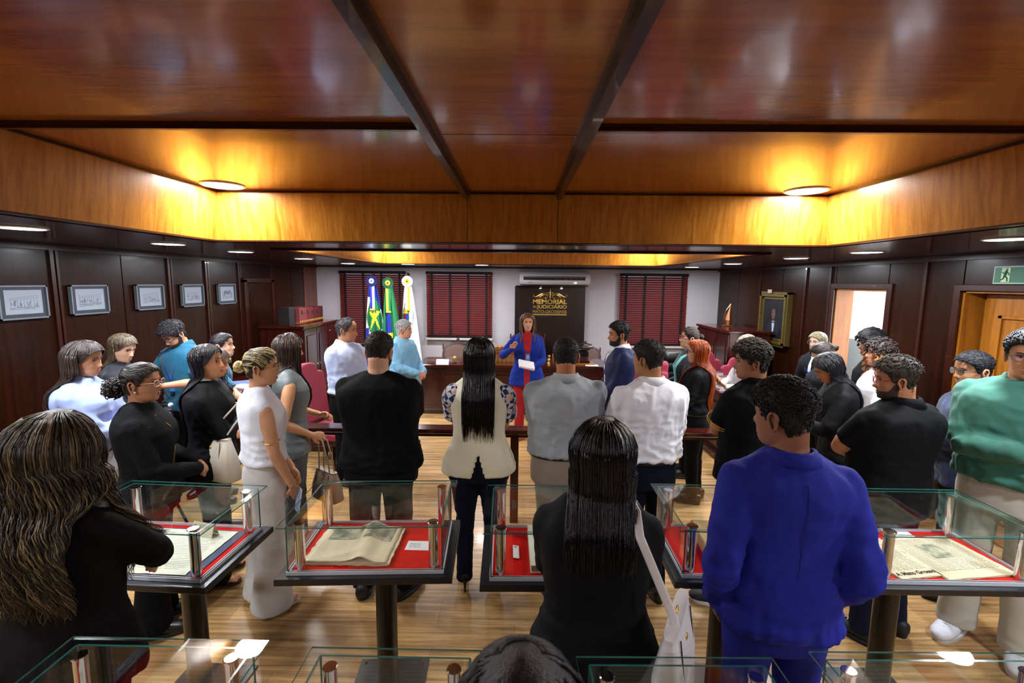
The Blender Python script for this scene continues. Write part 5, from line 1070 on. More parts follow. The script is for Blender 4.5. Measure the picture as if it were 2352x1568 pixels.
        for i in range(n):
            a = math.radians(rnd.uniform(a0+2, 358-a0)); aa = (a+PI) % (2*PI)-PI; p = path(aa, rnd.uniform(.0005, .007+vol*.3), rnd.uniform(1-tip, 1.03), rnd.rand()); st = rnd.randint(0, 4); p = p[st:]; q = np.linspace(0, 1, len(p)); r = sr*rnd.uniform(.7, 1.5)*(1-taper*q**3); (bh if mh and rnd.rand() < hf else b).tube(p+np.cumsum(rnd.randn(len(p), 3)*.0006, 0), r, 5, rounded=False)
        for i in range(int(n*.45)):
            a = math.radians(rnd.uniform(-a0, a0)); sg = 1 if a >= 0 else -1; t = np.linspace(0, 1, 16); az = a*(1+0*t)+sg*(math.radians(a0+14)-abs(a))*smooth(.25, 1, t); z = .113+(-.045-.113)*t; ln_ = np.interp(np.abs(az), HLA, [front, front-.004, .048, .016, -.012, -.02, -.03, -.05, -.08, -.1])+.004
            z = np.maximum(z, ln_); b.tube(s.head(headpt(az, z, off*.8*(1-.0*t)+(crown-off*.8)*smooth(0, .085, z)+rnd.rand()*.002, False)), sr*rnd.uniform(.7, 1.3), 5, rounded=False)
        if bh.n: bh.build('hair_highlights', mh, hair, smooth=True)
        b.build('hair_locks', m, hair, smooth=True); return hair
    def pulled(s, m, to=(0, -.115, .02), n=190, r=.0032, front=.066, knot=.034, knotr=None, seed=2, thick=.010, m2=None):
        """hair pulled back over the head into a bun at `to`"""
        hair = s.cap(m, thick=thick, side=.008, front=front, back=-.095, noisea=.001, nfreq=40, temple=.015); rnd = np.random.RandomState(seed); to = np.array(to, float); b = MB(); b2 = MB()
        for i in range(n):
            th = rnd.uniform(-PI, PI)*.98; z0 = np.interp(abs(th), [0, .5, .85, 1.15, 1.45, 1.62, 1.9, 2.3, PI], [front, front-.004, .045, .02, .0, .02, .01, -.05, -.07])+rnd.uniform(0, .03); p0 = headpt(np.array([th]), np.array([z0]), .009, False)[0]; pts = []
            for t in np.linspace(0, 1, 11):
                q = p0*(1-t)+to*t; d = unit(q-np.array([0, 0, .0])); zq = q[2]; az = math.atan2(q[0], q[1]+.01); e = headpt(np.array([az]), np.array([np.clip(zq+.055*math.sin(PI*t)*(1 if abs(th) < 1.7 else .15), -.1, .117)]), .0115+rnd.rand()*.002, False)[0]; pts.append(e)
            (b2 if (m2 and rnd.rand() < .5) else b).tube(pts+[to], r*np.array([.5]+[1]*10+[.8]), 5, rounded=False)
        if knot:
            kk = b2 if m2 else b
            for i in range(26):
                ph = rnd.rand(3)*6.28; R0 = knot*rnd.uniform(.75, 1.0); ax = unit(rnd.randn(3)+np.array([0, 2.2, 0])); u = unit(np.cross(ax, (0, 0, 1))); w_ = np.cross(ax, u); kk.tube([to+np.array([0, -knot*.6, 0])+(u*math.cos(t)+w_*math.sin(t))*R0+ax*rnd.uniform(-.3, .3)*knot for t in np.linspace(0, 2*PI, 14, endpoint=False)], .0055, 6, closed=True)
            kk.ball(to+np.array([0, -knot*.6, 0]), knot*.85, 14, 9)
        b.v = [s.head(v) for v in b.v]; b.build('hair_strands', m, hair, smooth=True)
        if m2 and b2.n: b2.v = [s.head(v) for v in b2.v]; b2.build('hair_highlights', m2, hair, smooth=True)
        return hair
    def curls(s, m, R=.05, n=320, parent=None, cen=(0, -.02, .03), el=(1, 1, 1), lo=-.08, cr=.010, r=.0036, seed=4, face=.9, name='hair'):
        """a cloud of curls round the head"""
        rnd = np.random.RandomState(seed); b = MB()
        for i in range(n):
            th = rnd.uniform(-PI, PI); z = rnd.uniform(lo, .118)
            lim = np.interp(abs(th), [0, .6, 1.0, 1.35, PI], [.062, .05, .0, lo, lo])
            if z < lim: continue
            p = headpt(np.array([th]), np.array([max(z, -.12)]), R*rnd.uniform(.15, 1), False)[0]; nn = unit(p); a1 = unit(np.cross(nn, rnd.randn(3))); a2 = np.cross(nn, a1); R0 = cr*rnd.uniform(.7, 1.4); b.tube([p+nn*(R0*.5*t/8)+a1*R0*math.cos(t)+a2*R0*math.sin(t) for t in range(9)], r*np.array([.8, 1, 1, 1, 1, 1, .9, .7, .4]), 5, rounded=False)
        b.v = [s.head(v) for v in b.v]; return b.build(name, m, parent or s.root, smooth=True)
    # ---- accessories ----
    def lanyard(s, m, badge, side=1, z=1.18, card=None):
        k = s.k; a = []
        for sd in (-1, 1):
            p = [s.neck0+(sd*.045, -.01, .045*k), s.surf(1.44*k, sd*32, .018), s.surf(1.36*k, sd*26, .020), s.surf(1.28*k, sd*14, .022), s.surf(z*k+.05, sd*2, .024)]; a.append(p)
        b = MB()
        for p in a: b.tube(p, .0065, 5, flat=.35, ref=(1, 0, 0))
        b.tube([a[0][-1], a[0][-1]-(0, 0, .03)], .004, 5); o = b.build('lanyard', m, s.root); c = a[0][-1]-np.array([0, -.004, .07]); MB().box(-.027, .027, -.002, .002, -.042, .042, M=Matrix.Translation(c), ch=.0008).build('badge', badge, o); MB().box(-.014, .014, .0021, .003, -.012, .022, M=Matrix.Translation(c)).build('badge_photo', card or mat('badge_photo', '#c99a80', rough=.4), o); return o
    def tagcard(s, a=-35, z=1.28, m=None):
        p = s.surf(z*s.k, a, .024); d = math.radians(-a); Mx = Matrix.Translation(p) @ Matrix.Rotation(d, 4, 'Z'); o = MB().box(-.026, .026, -.001, .002, -.045, .03, M=Mx).build('visitor_badge', m or mat('badge_card', '#d8d2c4', rough=.5), s.root); MB().box(-.007, .007, -.001, .004, .03, .05, M=Mx).build('clip', M_chrome, o); return o
def thing_part(name, parent):
    o = bpy.data.objects.new(name, None); COL.objects.link(o); o.parent = parent; o.empty_display_size = .02; return o
def world(p, pt): return np.array(p.M @ Vector(pt))
def cloth(name, c, rough=.85, bump=.15, bs=420, **kw): return mat(name, c, rough=rough, bump=bump, bscale=bs, sheen=kw.pop('sheen', .12), **kw)
# ================= THE VISITORS =================
BLK = '#0b0c10'
C_black = cloth('black_cloth', '#08090c', sheen=0, spec=.12); C_black2 = cloth('black_twill', '#0a0b0f', rough=.75, sheen=0, spec=.15); C_brownblk = cloth('black_brown_wool', '#0d090b', sheen=0, spec=.12); C_textured = cloth('black_boucle', '#0b0c0f', bump=.7, bs=170, sheen=0, spec=.15)
C_white = cloth('white_cotton', '#e4e6ee', sheen=.1); C_lblue = cloth('pale_blue_cotton', '#8d9ccb'); C_lblue2 = cloth('whitish_blue_cotton', '#aebadc'); C_sky = cloth('sky_blue_linen', '#74aed2', bump=.25); C_greyshirt = cloth('grey_shirt', '#9aa2a9'); C_greyvest = cloth('grey_satin', '#5f6a70', rough=.45); C_greytr = cloth('grey_wool', '#4d4e50')
C_khaki = cloth('khaki', '#8c8070'); C_stone = cloth('stone_chino', '#b9b6a8'); C_navytr = cloth('navy_wool', '#0c111f', sheen=0, spec=.12); C_jeans = cloth('dark_jeans', '#0b1229', bump=.35, sheen=0, spec=.2); C_navyshirt = cloth('navy_shirt', '#16284f'); C_green = cloth('green_shirt', '#336f60'); C_teal = cloth('teal_polo', '#055876'); C_bluesuit = cloth('bright_blue_suit', '#1b2496', rough=.8, bump=.2, bs=500, sheen=0, spec=.3); C_navysuit = cloth('navy_suit', '#111949', rough=.65, sheen=0, spec=.3)
C_royal = cloth('royal_blue_blazer', '#0c2a8c', sheen=0, spec=.3); C_red = cloth('red_cloth', '#9c0614', sheen=0); C_cream = cloth('cream_vest', '#eeebd0', bump=.1); C_offwhite = cloth('offwhite_textured', '#cfcbc8', bump=.5, bs=160); C_charcoal = cloth('charcoal_tshirt', '#0e0f12', sheen=0, spec=.12)
C_belt = mat('belt_leather', '#0c0c0e', rough=.35); C_turq = cloth('turquoise_scarf', '#6cc4c4'); C_yellow = mat('yellow_trim', '#c9951a', rough=.7)
C_lany = mat('blue_lanyard', '#2440a8', rough=.5); C_badge = mat('blue_badge', '#3f7fd0', rough=.35); C_badgew = mat('white_badge', '#d9d6ca', rough=.45)
def pattern_mat():
    m = bpy.data.materials.new('navy_white_geometric'); m.use_nodes = True; nt = m.node_tree; b = nt.nodes['Principled BSDF']; b.inputs['Roughness'].default_value = .7
    tc = nt.nodes.new('ShaderNodeTexCoord'); mp = nt.nodes.new('ShaderNodeMapping'); mp.inputs['Rotation'].default_value = (.3, .6, .8); nt.links.new(tc.outputs['Object'], mp.inputs[0]); ck = nt.nodes.new('ShaderNodeTexChecker'); ck.inputs['Scale'].default_value = 26; nt.links.new(mp.outputs[0], ck.inputs['Vector'])
    vo = nt.nodes.new('ShaderNodeTexVoronoi'); vo.inputs['Scale'].default_value = 13; vo.distance = 'MANHATTAN'; nt.links.new(tc.outputs['Object'], vo.inputs['Vector']); mx = nt.nodes.new('ShaderNodeMixRGB'); gt = nt.nodes.new('ShaderNodeMath'); gt.operation = 'GREATER_THAN'; gt.inputs[1].default_value = 1.05
    nt.links.new(vo.outputs['Distance'], gt.inputs[0]); ck.inputs['Color1'].default_value = lin('#1a2a5e'); ck.inputs['Color2'].default_value = lin('#dfe0ea'); nt.links.new(gt.outputs[0], mx.inputs[0]); nt.links.new(ck.outputs['Color'], mx.inputs[1]); mx.inputs[2].default_value = lin('#d9b8a6'); nt.links.new(mx.outputs[0], b.inputs['Base Color']); return m
C_pattern = pattern_mat()
def arms(p, pose, left=None):
    A = {
     'crossed': {1: ((-.06, .20, 1.17), (1, -.2, -.6), (-1, -.4, .2), (-.4, 1, .2), .5), -1: ((.06, .235, 1.13), (-1, -.2, -.6), (1, -.45, .1), (.4, 1, .2), .6)},
     'clasp': {1: ((.075, .225, .965), (.8, -.9, 0), (-.75, .35, -.5), (.2, .9, .5), .75), -1: ((-.075, .215, .95), (-.8, -.9, 0), (.8, .45, -.35), (-.2, .9, .5), .7)},
     'clasp_hi': {1: ((.08, .25, 1.06), (.8, -.8, -.2), (-.75, .35, -.2), (.2, .9, .5), .75), -1: ((-.08, .24, 1.05), (-.8, -.8, -.2), (.8, .45, -.1), (-.2, .9, .5), .7)},
     'down': {1: ((.235, .03, .83), (.3, -1, 0), (0, .15, -1), (1, 0, .1), .5), -1: ((-.235, .03, .83), (-.3, -1, 0), (0, .15, -1), (-1, 0, .1), .5)},
     'phone': {1: ((.075, .30, 1.16), (.8, -.3, -.8), (-.35, .8, .45), (.4, .2, -.9), .75), -1: ((-.075, .30, 1.15), (-.8, -.3, -.8), (.35, .8, .45), (-.4, .2, -.9), .75)},
     'pocket': {1: ((.195, .04, .93), (.25, -1, 0), (-.25, .3, -1), (1, 0, .1), .5), -1: ((-.205, .04, .93), (-.42, -1, 0), (.25, .3, -1), (-1, 0, .1), .5)},
     'back': {1: ((.06, -.19, .95), (.9, -.5, 0), (-.7, -.1, -.5), (0, -1, 0), .6), -1: ((-.06, -.20, .93), (-.9, -.5, 0), (.7, -.1, -.5), (0, -1, 0), .6)},
     'hold': {1: ((.17, .25, 1.02), (.5, -1, -.3), (-.1, 1, .1), (1, 0, .3), .8), -1: ((-.13, .26, 1.05), (-.7, -.7, -.2), (.7, .6, .1), (-.2, .7, .6), .7)},
    }
    for sd in (1, -1):
        q = A[pose if sd == 1 or left is None else left][sd]; w_ = np.array(q[0]); 
        if w_[1] > .1: w_[1] += .10*(p.g-1)*1.6+.08*p.belly
        p.pose_arm(sd, w_, q[1], q[2], q[3], q[4])
def person(label, x, y, face, h, pose, top, bottom, skin='#a8714f', fem=0, g=1., hy=0, hp=0, hr=0, left=None, sleeve='long', z0=1.0, slack=.012, amp=.006, collar=None, legmat_len='long', shoes=('dress', '#101012', '#1a1a1c'), tr={}, stance=.10, lean=0., belly=0., facef=True, brow='#1a120e', lip='#9a5c50', beard=None, belt=None, gar={}, tname='shirt', bsl=None, arm_over=None, eyes=True, fwd=(0, 0), yaw=(8, 8), vox=.0055):
    p = Person(x, y, face, h, fem, g, hy, hp, hr, skin, lean, belly, label); p.legs(stance, yaw, fwd)
    arms(p, pose, left)
    if arm_over:
        for sd, q in arm_over.items(): p.pose_arm(sd, *q[:2], *q[2:])
    p.body(bsl or sleeve, voxel=vox)
    if facef: p.face(brow, lip, eyes, beard)
    p.garment(tname, top, z0, sleeve=sleeve, slack=slack, amp=amp, **gar)
    p.trousers(bottom, **tr)
    if collar: p.collar(*collar) if isinstance(collar, tuple) else p.collar(top, collar)
    if belt: p.band('belt', belt, .99, .008, .036)
    if shoes: p.shoes(*shoes)
    return p
def phone(label, p, off=(0, .0, 0), c='#15161a', sd=(1, -1), rx=40, size=(.036, .076)):
    ws = [p.parts[q]['W']+p.parts[q]['d']*.09*p.k for q in sd]; c0 = sum(ws)/len(ws)+np.array(off); Mx = Matrix.Translation(c0) @ Matrix.Rotation(math.radians(rx), 4, 'X')
    o = MB().box(-size[0], size[0], -size[1], size[1], -.004, .004, ch=.002, M=Mx).build('phone', mat('phone_body_'+c[1:], c, rough=.3)); MB().box(-size[0]+.003, size[0]-.003, -size[1]+.004, size[1]-.004, .0042, .0048, M=Mx).build('screen', mat('phone_screen', '#20242c', rough=.1, emit='#8aa0c8', estr=.25), o); o.matrix_world = p.M; return tag(o, label, 'phone')
def lapels(p, m, shirt=None, tie=None, inner=None, wide=1.):
    k = p.k
    if inner or shirt: p.split(p.gar[0], lambda q: q[1] > .03 and abs(q[0]) < wide*k*np.interp(q[2]/k, [.7, 1.12, 1.20, 1.38, 1.5], [.008, .010, .014, .036, .06] if shirt else [.05, .045, .05, .065, .09]), 'shirt' if shirt else 'blouse', shirt or inner)
    if shirt: p.collar(shirt, 'shirt', .93, 'shirt_collar', .042)
    b = MB()
    for sd in (-1, 1):
        P_ = [p.neck0+(sd*.05*k, -.01, .045*k), p.surf(1.43*k, sd*38, .020), p.surf(1.36*k, sd*30, .026), p.surf(1.26*k, sd*16, .026), p.surf(1.16*k, sd*3, .024)]; b.tube(P_, np.array([.016, .026, .034, .03, .008])*k, 8, ref=(0, 1, 0), flat=.18)
    b.build('lapel', m, p.root, smooth=True)
    if tie: MB().loft([p.surf(z*k, 0, .026) for z in (1.47, 1.44, 1.36, 1.22)], np.array([.012, .018, .026, .034])*k, .006, (1, 0, 0), (0, 1, 0), 8).build('tie', tie, p.root, smooth=True)
def earring(p, sd, m=None, r=.006, z=-.045): MB().ball(p.head(headpt(np.array([sd*1.6]), np.array([z]), .010, False))[0], r, 8, 6).build('earring', m or mat('pearl', '#e8e4dc', rough=.2), p.root, smooth=True)
def tophair(p, col, col2=None, thick=.014, side=.004, curl=0., n=320, ln=.02, r=.0032, front=.066, fadecol=None, temple=.02, seed=1, dirf=(0, -1, .3), noisea=.0025):
    m = p.hairmat(col, col2, .62); c = p.cap(m, thick, side, front=front, noisea=noisea, temple=temple)
    if fadecol: pass
    p.tufts(m, n, ln, r, thick, side, front, curl=curl, seed=seed, parent=c, dirf=dirf, temple=temple); return m, c

# --- 1 foreground left: long wavy highlighted hair, black blazer, arms crossed
p = person('woman in black blazer with long wavy highlighted hair, arms crossed, bottom left', -1.50, 1.42, -12, 1.66, 'crossed', C_brownblk, C_black, fem=1, g=1.22, hy=2, hp=8, skin='#b58160', z0=.84, slack=.02, gar=dict(hemw=.025), tname='blazer', facef=False, amp=.005, arm_over={1: ((-.05, .27, 1.16), (1.4, .1, -.35), (-1, .1, .2), (0, 1, .3), .5)})
m = p.hairmat('#1a130e', '#3f3222', .42, (30, 30, 5)); p.long_hair(m, .42, 62, p.hairmat('#66553a', '#8c7850', .4), .20, off=.022, vol=.03, wave=.013, wfreq=42, n=1300, sr=.0016, spread=1.25, seed=11, tip=.2, crown=.024); 
# --- 2
p = person('woman in pale blue shirt and white trousers, long dark brown hair, facing right', -2.89, 3.03, -72, 1.68, 'crossed', C_lblue, C_white, fem=1, g=1.32, hy=-12, hp=6, skin='#c08a68', z0=1.0, slack=.02, collar='shirt', belt=C_belt, amp=.008, gar=dict(cuff=.1))
m = p.hairmat('#1f1815', '#3a2e28', .38); p.long_hair(m, .46, 78, off=.018, vol=.02, wave=.006, wfreq=18, n=380, seed=12, spread=1.05, crown=.02)
# --- 3
p = person('woman in dark top with straight dark blonde hair, looking right, by the left wall', -3.27, 3.76, -70, 1.66, 'clasp', cloth('dark_knit', '#15171f'), C_black, fem=1, g=1.0, hy=-25, hp=18, skin='#c79a80', slack=.02, z0=.85, lip='#b06a64')
m = p.hairmat('#2a211a', '#66553f', .38); p.long_hair(m, .26, 88, off=.012, n=300, seed=13, spread=.95)
# --- 4
p = person('woman in black textured jacket with low curly bun and clear glasses', -2.16, 2.60, -62, 1.62, 'clasp_hi', C_textured, C_black, fem=1, g=1.18, hy=-18, hp=0, skin='#98684a', z0=.84, slack=.03, gar=dict(hemw=.02), tname='jacket', tr=dict(flare=.05), amp=.005)
m = p.hairmat('#18120f', '#2d241f', .42); h_ = p.pulled(m, (0, -.105, -.01), n=200, knot=0)
b = MB(); r_ = np.random.RandomState(8)
for i in range(220):
    d = unit(r_.randn(3)); c = np.array([0, -.155, -.035])+d*np.array([.052, .05, .05])*r_.uniform(.6, 1.05); a1 = unit(np.cross(d, r_.randn(3))); a2 = np.cross(d, a1); b.tube([c+d*.003*t+a1*.010*math.cos(t)+a2*.010*math.sin(t) for t in range(8)], .0036, 5, rounded=False)
b.ball((0, -.15, -.033), (.045, .045, .045)); b.v = [p.head(v) for v in b.v]; b.build('curly_bun', m, h_, smooth=True)
p.glasses('#d9b0a0'); earring(p, 1); 
MB().tube([p.surf(z*p.k, a, .035) for z, a in ((1.44, 38), (1.36, 22), (1.22, 14), (1.08, 12), (.98, 14))], .003, 6).build('zip', M_gold, p.root)
# --- 5
p = person('man in teal polo shirt and glasses looking down at his phone', -3.22, 4.42, 168, 1.73, 'phone', C_teal, C_black, skin='#b98566', g=1.02, hy=-8, hp=34, sleeve='short', z0=.86, slack=.018, collar='polo', beard='#2a1d17', tname='polo_shirt')
tophair(p, '#191518', '#2c282c', .030, .008, curl=1, n=420, ln=.024, r=.0042); p.glasses('#4a4650'); p.lanyard(C_lany, C_badge, z=1.12)
phone('phone held low by the man in the teal polo', p, (0, .0, .01), '#1c2438', rx=30)
# --- 6
p = person('woman in teal shirt with dark hair tied back, leaning toward the left desk', -2.84, 4.22, -62, 1.60, 'clasp_hi', C_teal, C_black, fem=1, g=1.0, hy=-18, hp=-4, skin='#d0a48a', sleeve='short', z0=.88, lean=.18, lip='#b06a64', tname='polo_shirt', arm_over={1: ((.22, .42, .98), (.6, -.6, -.2), (.1, 1, -.3), (.2, .3, .9), .3)})
m = p.hairmat('#18131a', '#2a2226', .35); p.pulled(m, (0, -.11, -.03), n=220, knot=0); b = MB(); r_ = np.random.RandomState(3)
for i in range(150):
    q = p.head([(0, -.115, -.03)])[0]; dx, dy = r_.randn()*.028, r_.randn()*.022; t = np.linspace(0, 1, 14); b.tube(np.stack([q[0]+dx*np.sqrt(t)+.012*np.sin(t*14+i)+.10*t, q[1]+dy*np.sqrt(t)-.03*np.sin(t*3)+.01*np.cos(t*14+i), q[2]-.36*t], 1), .0032, 5, rounded=False)
b.build('ponytail', p.hairmat('#2c211c', '#4a3a30', .45), p.root, smooth=True); earring(p, 1, M_gold, .009, -.06)
# --- 6b
p = person('woman with loose wavy brown hair, mostly hidden behind the black-haired woman', -2.42, 3.62, -68, 1.56, 'crossed', C_navyshirt, C_black, fem=1, g=1.0, hy=-10, hp=12, skin='#b5805e', sleeve='short', z0=.88)
m = p.hairmat('#2c211c', '#54423a', .45); p.long_hair(m, .34, 70, off=.018, vol=.02, wave=.014, wfreq=36, n=360, seed=16, spread=1.1)
# --- 7
p = person('woman with very straight black hair and black blouse, facing right, arms folded', -2.08, 3.06, -66, 1.66, 'crossed', C_black2, C_black, fem=1, g=1.1, hy=-16, hp=-4, skin='#b47c56', z0=.86, slack=.03, gar=dict(puff=.12, hemw=.02), shoes=('sandal', '#0d0d10', '#101012'), tr=dict(flare=.05), tname='blouse', amp=.008, lip='#a0524a')
m = p.hairmat('#0c0a0e', '#17151b', .25); p.long_hair(m, .50, 84, off=.014, n=340, seed=17, spread=1.0, tip=.08); p.collar(C_white, 'shirt', 1.0, 'white_collar')
# --- 8
p = person('woman in white sleeveless top and wide off-white trousers with blonde streaked bun', -1.60, 2.83, -48, 1.68, 'down', C_white, C_offwhite, fem=1, g=1.0, hy=-26, hp=2, skin='#bb8a68', sleeve='none', z0=1.02, slack=.022, gar=dict(hemw=.015), tr=dict(flare=.062, r=1.25, length=.03), shoes=('sandal', '#c9c2b4', '#b9b2a4'), tname='sleeveless_top', amp=.005, arm_over={1: ((.19, .12, .86), (.5, -1, 0), (-.25, .35, -.9), (1, 0, .1), .6), -1: ((-.05, .20, .86), (-.6, -1, 0), (.8, .3, -.5), (-.2, .9, .3), .6)})
m = p.hairmat('#1d1712', '#3b3022', .38); h_ = p.pulled(m, (0, -.112, .0), n=240, knot=.036, m2=p.hairmat('#a8935e', '#c4b17c', .38), r=.0036); p.glasses('#b08a50'); earring(p, 1, M_gold, .008)
a = p.parts[1]; mid = a['S']+(a['E']-a['S'])*.72; MB().tube([mid+np.array([.047*math.cos(t), .047*math.sin(t), .006*math.sin(2*t)]) for t in np.linspace(0, 2*PI, 24, endpoint=False)], .003, 6, closed=True).build('arm_bracelet', M_gold, p.root)
phone('white-cased phone in the hand of the woman in white', p, (.02, .0, -.02), '#e2e2e2', (1,), 80); P8 = p
MB().tube([p.neck0+(.038*math.cos(t), .038*math.sin(t)-.004, .03) for t in np.linspace(0, 2*PI, 22, endpoint=False)], .0065, 6, closed=True).build('neck_tie', C_white, p.root); MB().ball(p.neck0+(0, -.05, .035), (.012, .008, .016), 10, 7).build('neck_knot', C_white, p.root, smooth=True)
# --- 9
p = person('woman in grey sleeveless tunic with long glossy brown hair, facing away right', -1.72, 3.42, -52, 1.70, 'hold', C_greyvest, C_greytr, fem=1, g=1.02, hy=8, hp=4, skin='#bb8a66', sleeve='none', z0=.84, arm_over={1: ((.17, .12, .98), (.5, -1, -.3), (-.1, 1, -.3), (1, 0, .3), .8)}, slack=.018, gar=dict(hemw=.01), tr=dict(flare=.035, r=1.1), tname='tunic', amp=.009, facef=False)
m = p.hairmat('#281c18', '#453530', .25); p.long_hair(m, .40, 58, off=.014, n=340, seed=19, spread=.95, vol=.008); P9 = p
# --- 10
p = person('older man in white-blue shirt and dark trousers, balding, by the left desk', -1.76, 4.72, -108, 1.72, 'clasp', C_lblue2, C_black, skin='#b07a58', g=1.12, hy=14, hp=4, z0=1.0, slack=.022, collar='shirt', belt=C_belt, belly=.25, amp=.008, shoes=('dress', '#0b0b0e', '#0b0b0e'))
tophair(p, '#262428', '#4c4a4e', .008, .012, n=240, ln=.028, r=.003, front=.094, temple=.02, dirf=(0, -1, -.2))
# --- 11
p = person('broad man in black t-shirt with short faded hair, seen from behind', -.889, 2.95, -3, 1.77, 'crossed', C_black, C_black2, skin='#b58a70', g=1.34, hy=-2, hp=0, sleeve='short', z0=.895, slack=.016, gar=dict(hemw=.01), tname='tshirt', facef=False, beard='#211a17', shoes=('sneaker', '#14161a', '#1c1f24', 1.1), tr=dict(r=1.1), amp=.006, yaw=(8, 25), stance=.13)
tophair(p, '#1c1714', '#2c2520', .012, .002, n=600, ln=.010, r=.0018); p.beard('#211a17', .008)
# --- 12
p = person('older man in sky blue shirt with white hair and clasped hands', -1.45, 5.82, -112, 1.61, 'clasp_hi', C_sky, C_black, skin='#c08a70', g=1.14, hy=24, hp=2, z0=.84, slack=.022, collar='shirt', belly=.3, amp=.008, shoes=('sneaker', '#101318', '#c9c9cc'))
tophair(p, '#8d8f92', '#b4b5b6', .014, .009, n=300, ln=.026, r=.003, front=.070); p.glasses('#9a9a9a', rim=False)
# --- 13
p = person('woman in cream vest over patterned sleeves with waist-long black hair', -.254, 3.04, 2, 1.73, 'crossed', C_cream, C_jeans, fem=1, g=1.14, hy=0, hp=0, skin='#ad7450', sleeve='none', bsl='short', z0=.855, slack=.018, gar=dict(hemw=.022, vent=1.01), shoes=('heel', '#0c0c0e', '#0c0c0e'), tname='vest', facef=False, arm_over={1: ((-.06, .23, 1.10), (1.5, -.1, -.5), (-1, .1, .2), (0, 1, .3), .5), -1: ((.06, .26, 1.08), (-1.5, -.1, -.5), (1, .1, .2), (0, 1, .3), .5)}, amp=.004, tr=dict(r=.9), stance=.10)
p.garment('patterned_blouse', C_pattern, 1.25, 1.44, 'short', slack=.004, arm=1.5, amp=.003)
m = p.hairmat('#070709', '#101014', .22); p.long_hair(m, .48, 60, off=.016, n=560, seed=23, spread=1.05, tip=.42, vol=.01)
# --- 14
p = person('speaker in royal blue blazer, red blouse and red trousers, gesturing with a notebook', .12, 6.14, 180, 1.69, 'hold', C_royal, C_red, fem=1, g=1.08, hy=4, hp=0, skin='#c28e72', z0=.78, slack=.024, gar=dict(hemw=.02), tname='blazer', shoes=('heel', '#a01020', '#a01020'), tr=dict(flare=.01), brow='#3a281e', lip='#a03c3c', arm_over={1: ((.20, .24, 1.30), (.9, -.3, -.9), (-.35, .45, .8), (.3, -.9, .2), .35), -1: ((-.05, .27, 1.06), (-.8, -.5, -.6), (.75, .5, .1), (-.1, .4, -.9), .45)}, amp=.005)
m = p.hairmat('#3b2a1e', '#7a5f42', .4); p.long_hair(m, .20, 66, off=.016, vol=.012, wave=.004, n=300, seed=24, spread=1.05)
lapels(p, C_royal, inner=C_red, wide=.8); p.lanyard(C_lany, C_badge, z=1.20); P14 = p
w_ = p.parts[-1]['W']; Mx = Matrix.Translation(w_+np.array([.06, .06, .045])) @ Matrix.Rotation(math.radians(-22), 4, 'Y') @ Matrix.Rotation(math.radians(-25), 4, 'X') @ Matrix.Rotation(math.radians(15), 4, 'Z')
o = MB().box(-.10, .10, -.07, .07, -.012, .010, M=Mx).build('notebook', M_whitep); MB().box(-.102, .102, -.072, .072, -.018, -.012, M=Mx).build('back_cover', mat('nb_cover', '#4a62b8', rough=.5), o); MB().box(-.1, .1, -.07, .07, .0101, .012, M=Mx @ Matrix.Rotation(math.radians(4), 4, 'Y')).build('open_page', M_whitep, o); o.matrix_world = p.M; tag(o, 'open white notebook held by the speaker', 'notebook')
# --- 15
p = person('man in grey dress shirt and khaki trousers, seen from behind', .312, 3.02, 4, 1.74, 'crossed', C_greyshirt, C_khaki, skin='#a36a48', g=1.24, hy=-2, z0=1.0, slack=.026, collar='shirt', belt=C_belt, facef=False, amp=.010)
tophair(p, '#141214', '#24211f', .010, .003, n=600, ln=.010, r=.0018)
# --- 16
p = person('bearded man in navy suit with visitor badge, facing left', 1.02, 4.66, 88, 1.71, 'clasp', C_navysuit, C_navysuit, skin='#a8714f', g=1.08, hy=4, hp=2, z0=.80, slack=.026, gar=dict(hemw=.01), tname='suit_jacket', beard='#14100e', amp=.004)
tophair(p, '#100e10', '#1e1b1c', .022, .007, n=340, ln=.03, r=.003); lapels(p, C_navysuit, C_white, mat('tie_blue', '#3a5a94', rough=.4)); p.tagcard(35, 1.28, C_badgew)
# --- 17
p = person('man in white dress shirt and navy trousers, head turned left', .845, 2.95, 14, 1.74, 'clasp_hi', C_white, C_navytr, skin='#a07048', g=1.10, hy=28, z0=1.0, slack=.026, collar='shirt', belt=C_belt, amp=.013, gar=dict(wr=11.))
tophair(p, '#15130f', '#262422', .012, .004, n=600, ln=.010, r=.0018, dirf=(0, -.6, .6))
# --- 18
p = person('woman with slick dark bun, glasses and turquoise scarf, looking up left', 1.84, 5.02, 74, 1.63, 'clasp_hi', cloth('navy_knit', '#0f1426'), C_black, fem=1, g=1.1, hy=8, hp=-6, skin='#c89880', z0=.86, slack=.02, amp=.005)
m = p.hairmat('#1c1512', '#32261f', .33); p.pulled(m, (0, -.108, .03), n=220, knot=.030); p.glasses('#8a3f48'); b = MB()
for sd in (-1, 1): b.tube([p.neck0+(0, -.06, .03), p.neck0+(sd*.065, -.01, .02), p.surf(1.42*p.k, sd*40, .03), p.surf(1.30*p.k, sd*24, .034), p.surf(1.16*p.k, sd*22, .034), p.surf(1.04*p.k, sd*20, .034)], np.array([.03, .036, .04, .042, .042, .04]), 12, ref=(0, 1, 0), flat=.4)
b.build('scarf', C_turq, p.root, smooth=True); p.tagcard(20, 1.12, C_whitep if False else C_badgew)
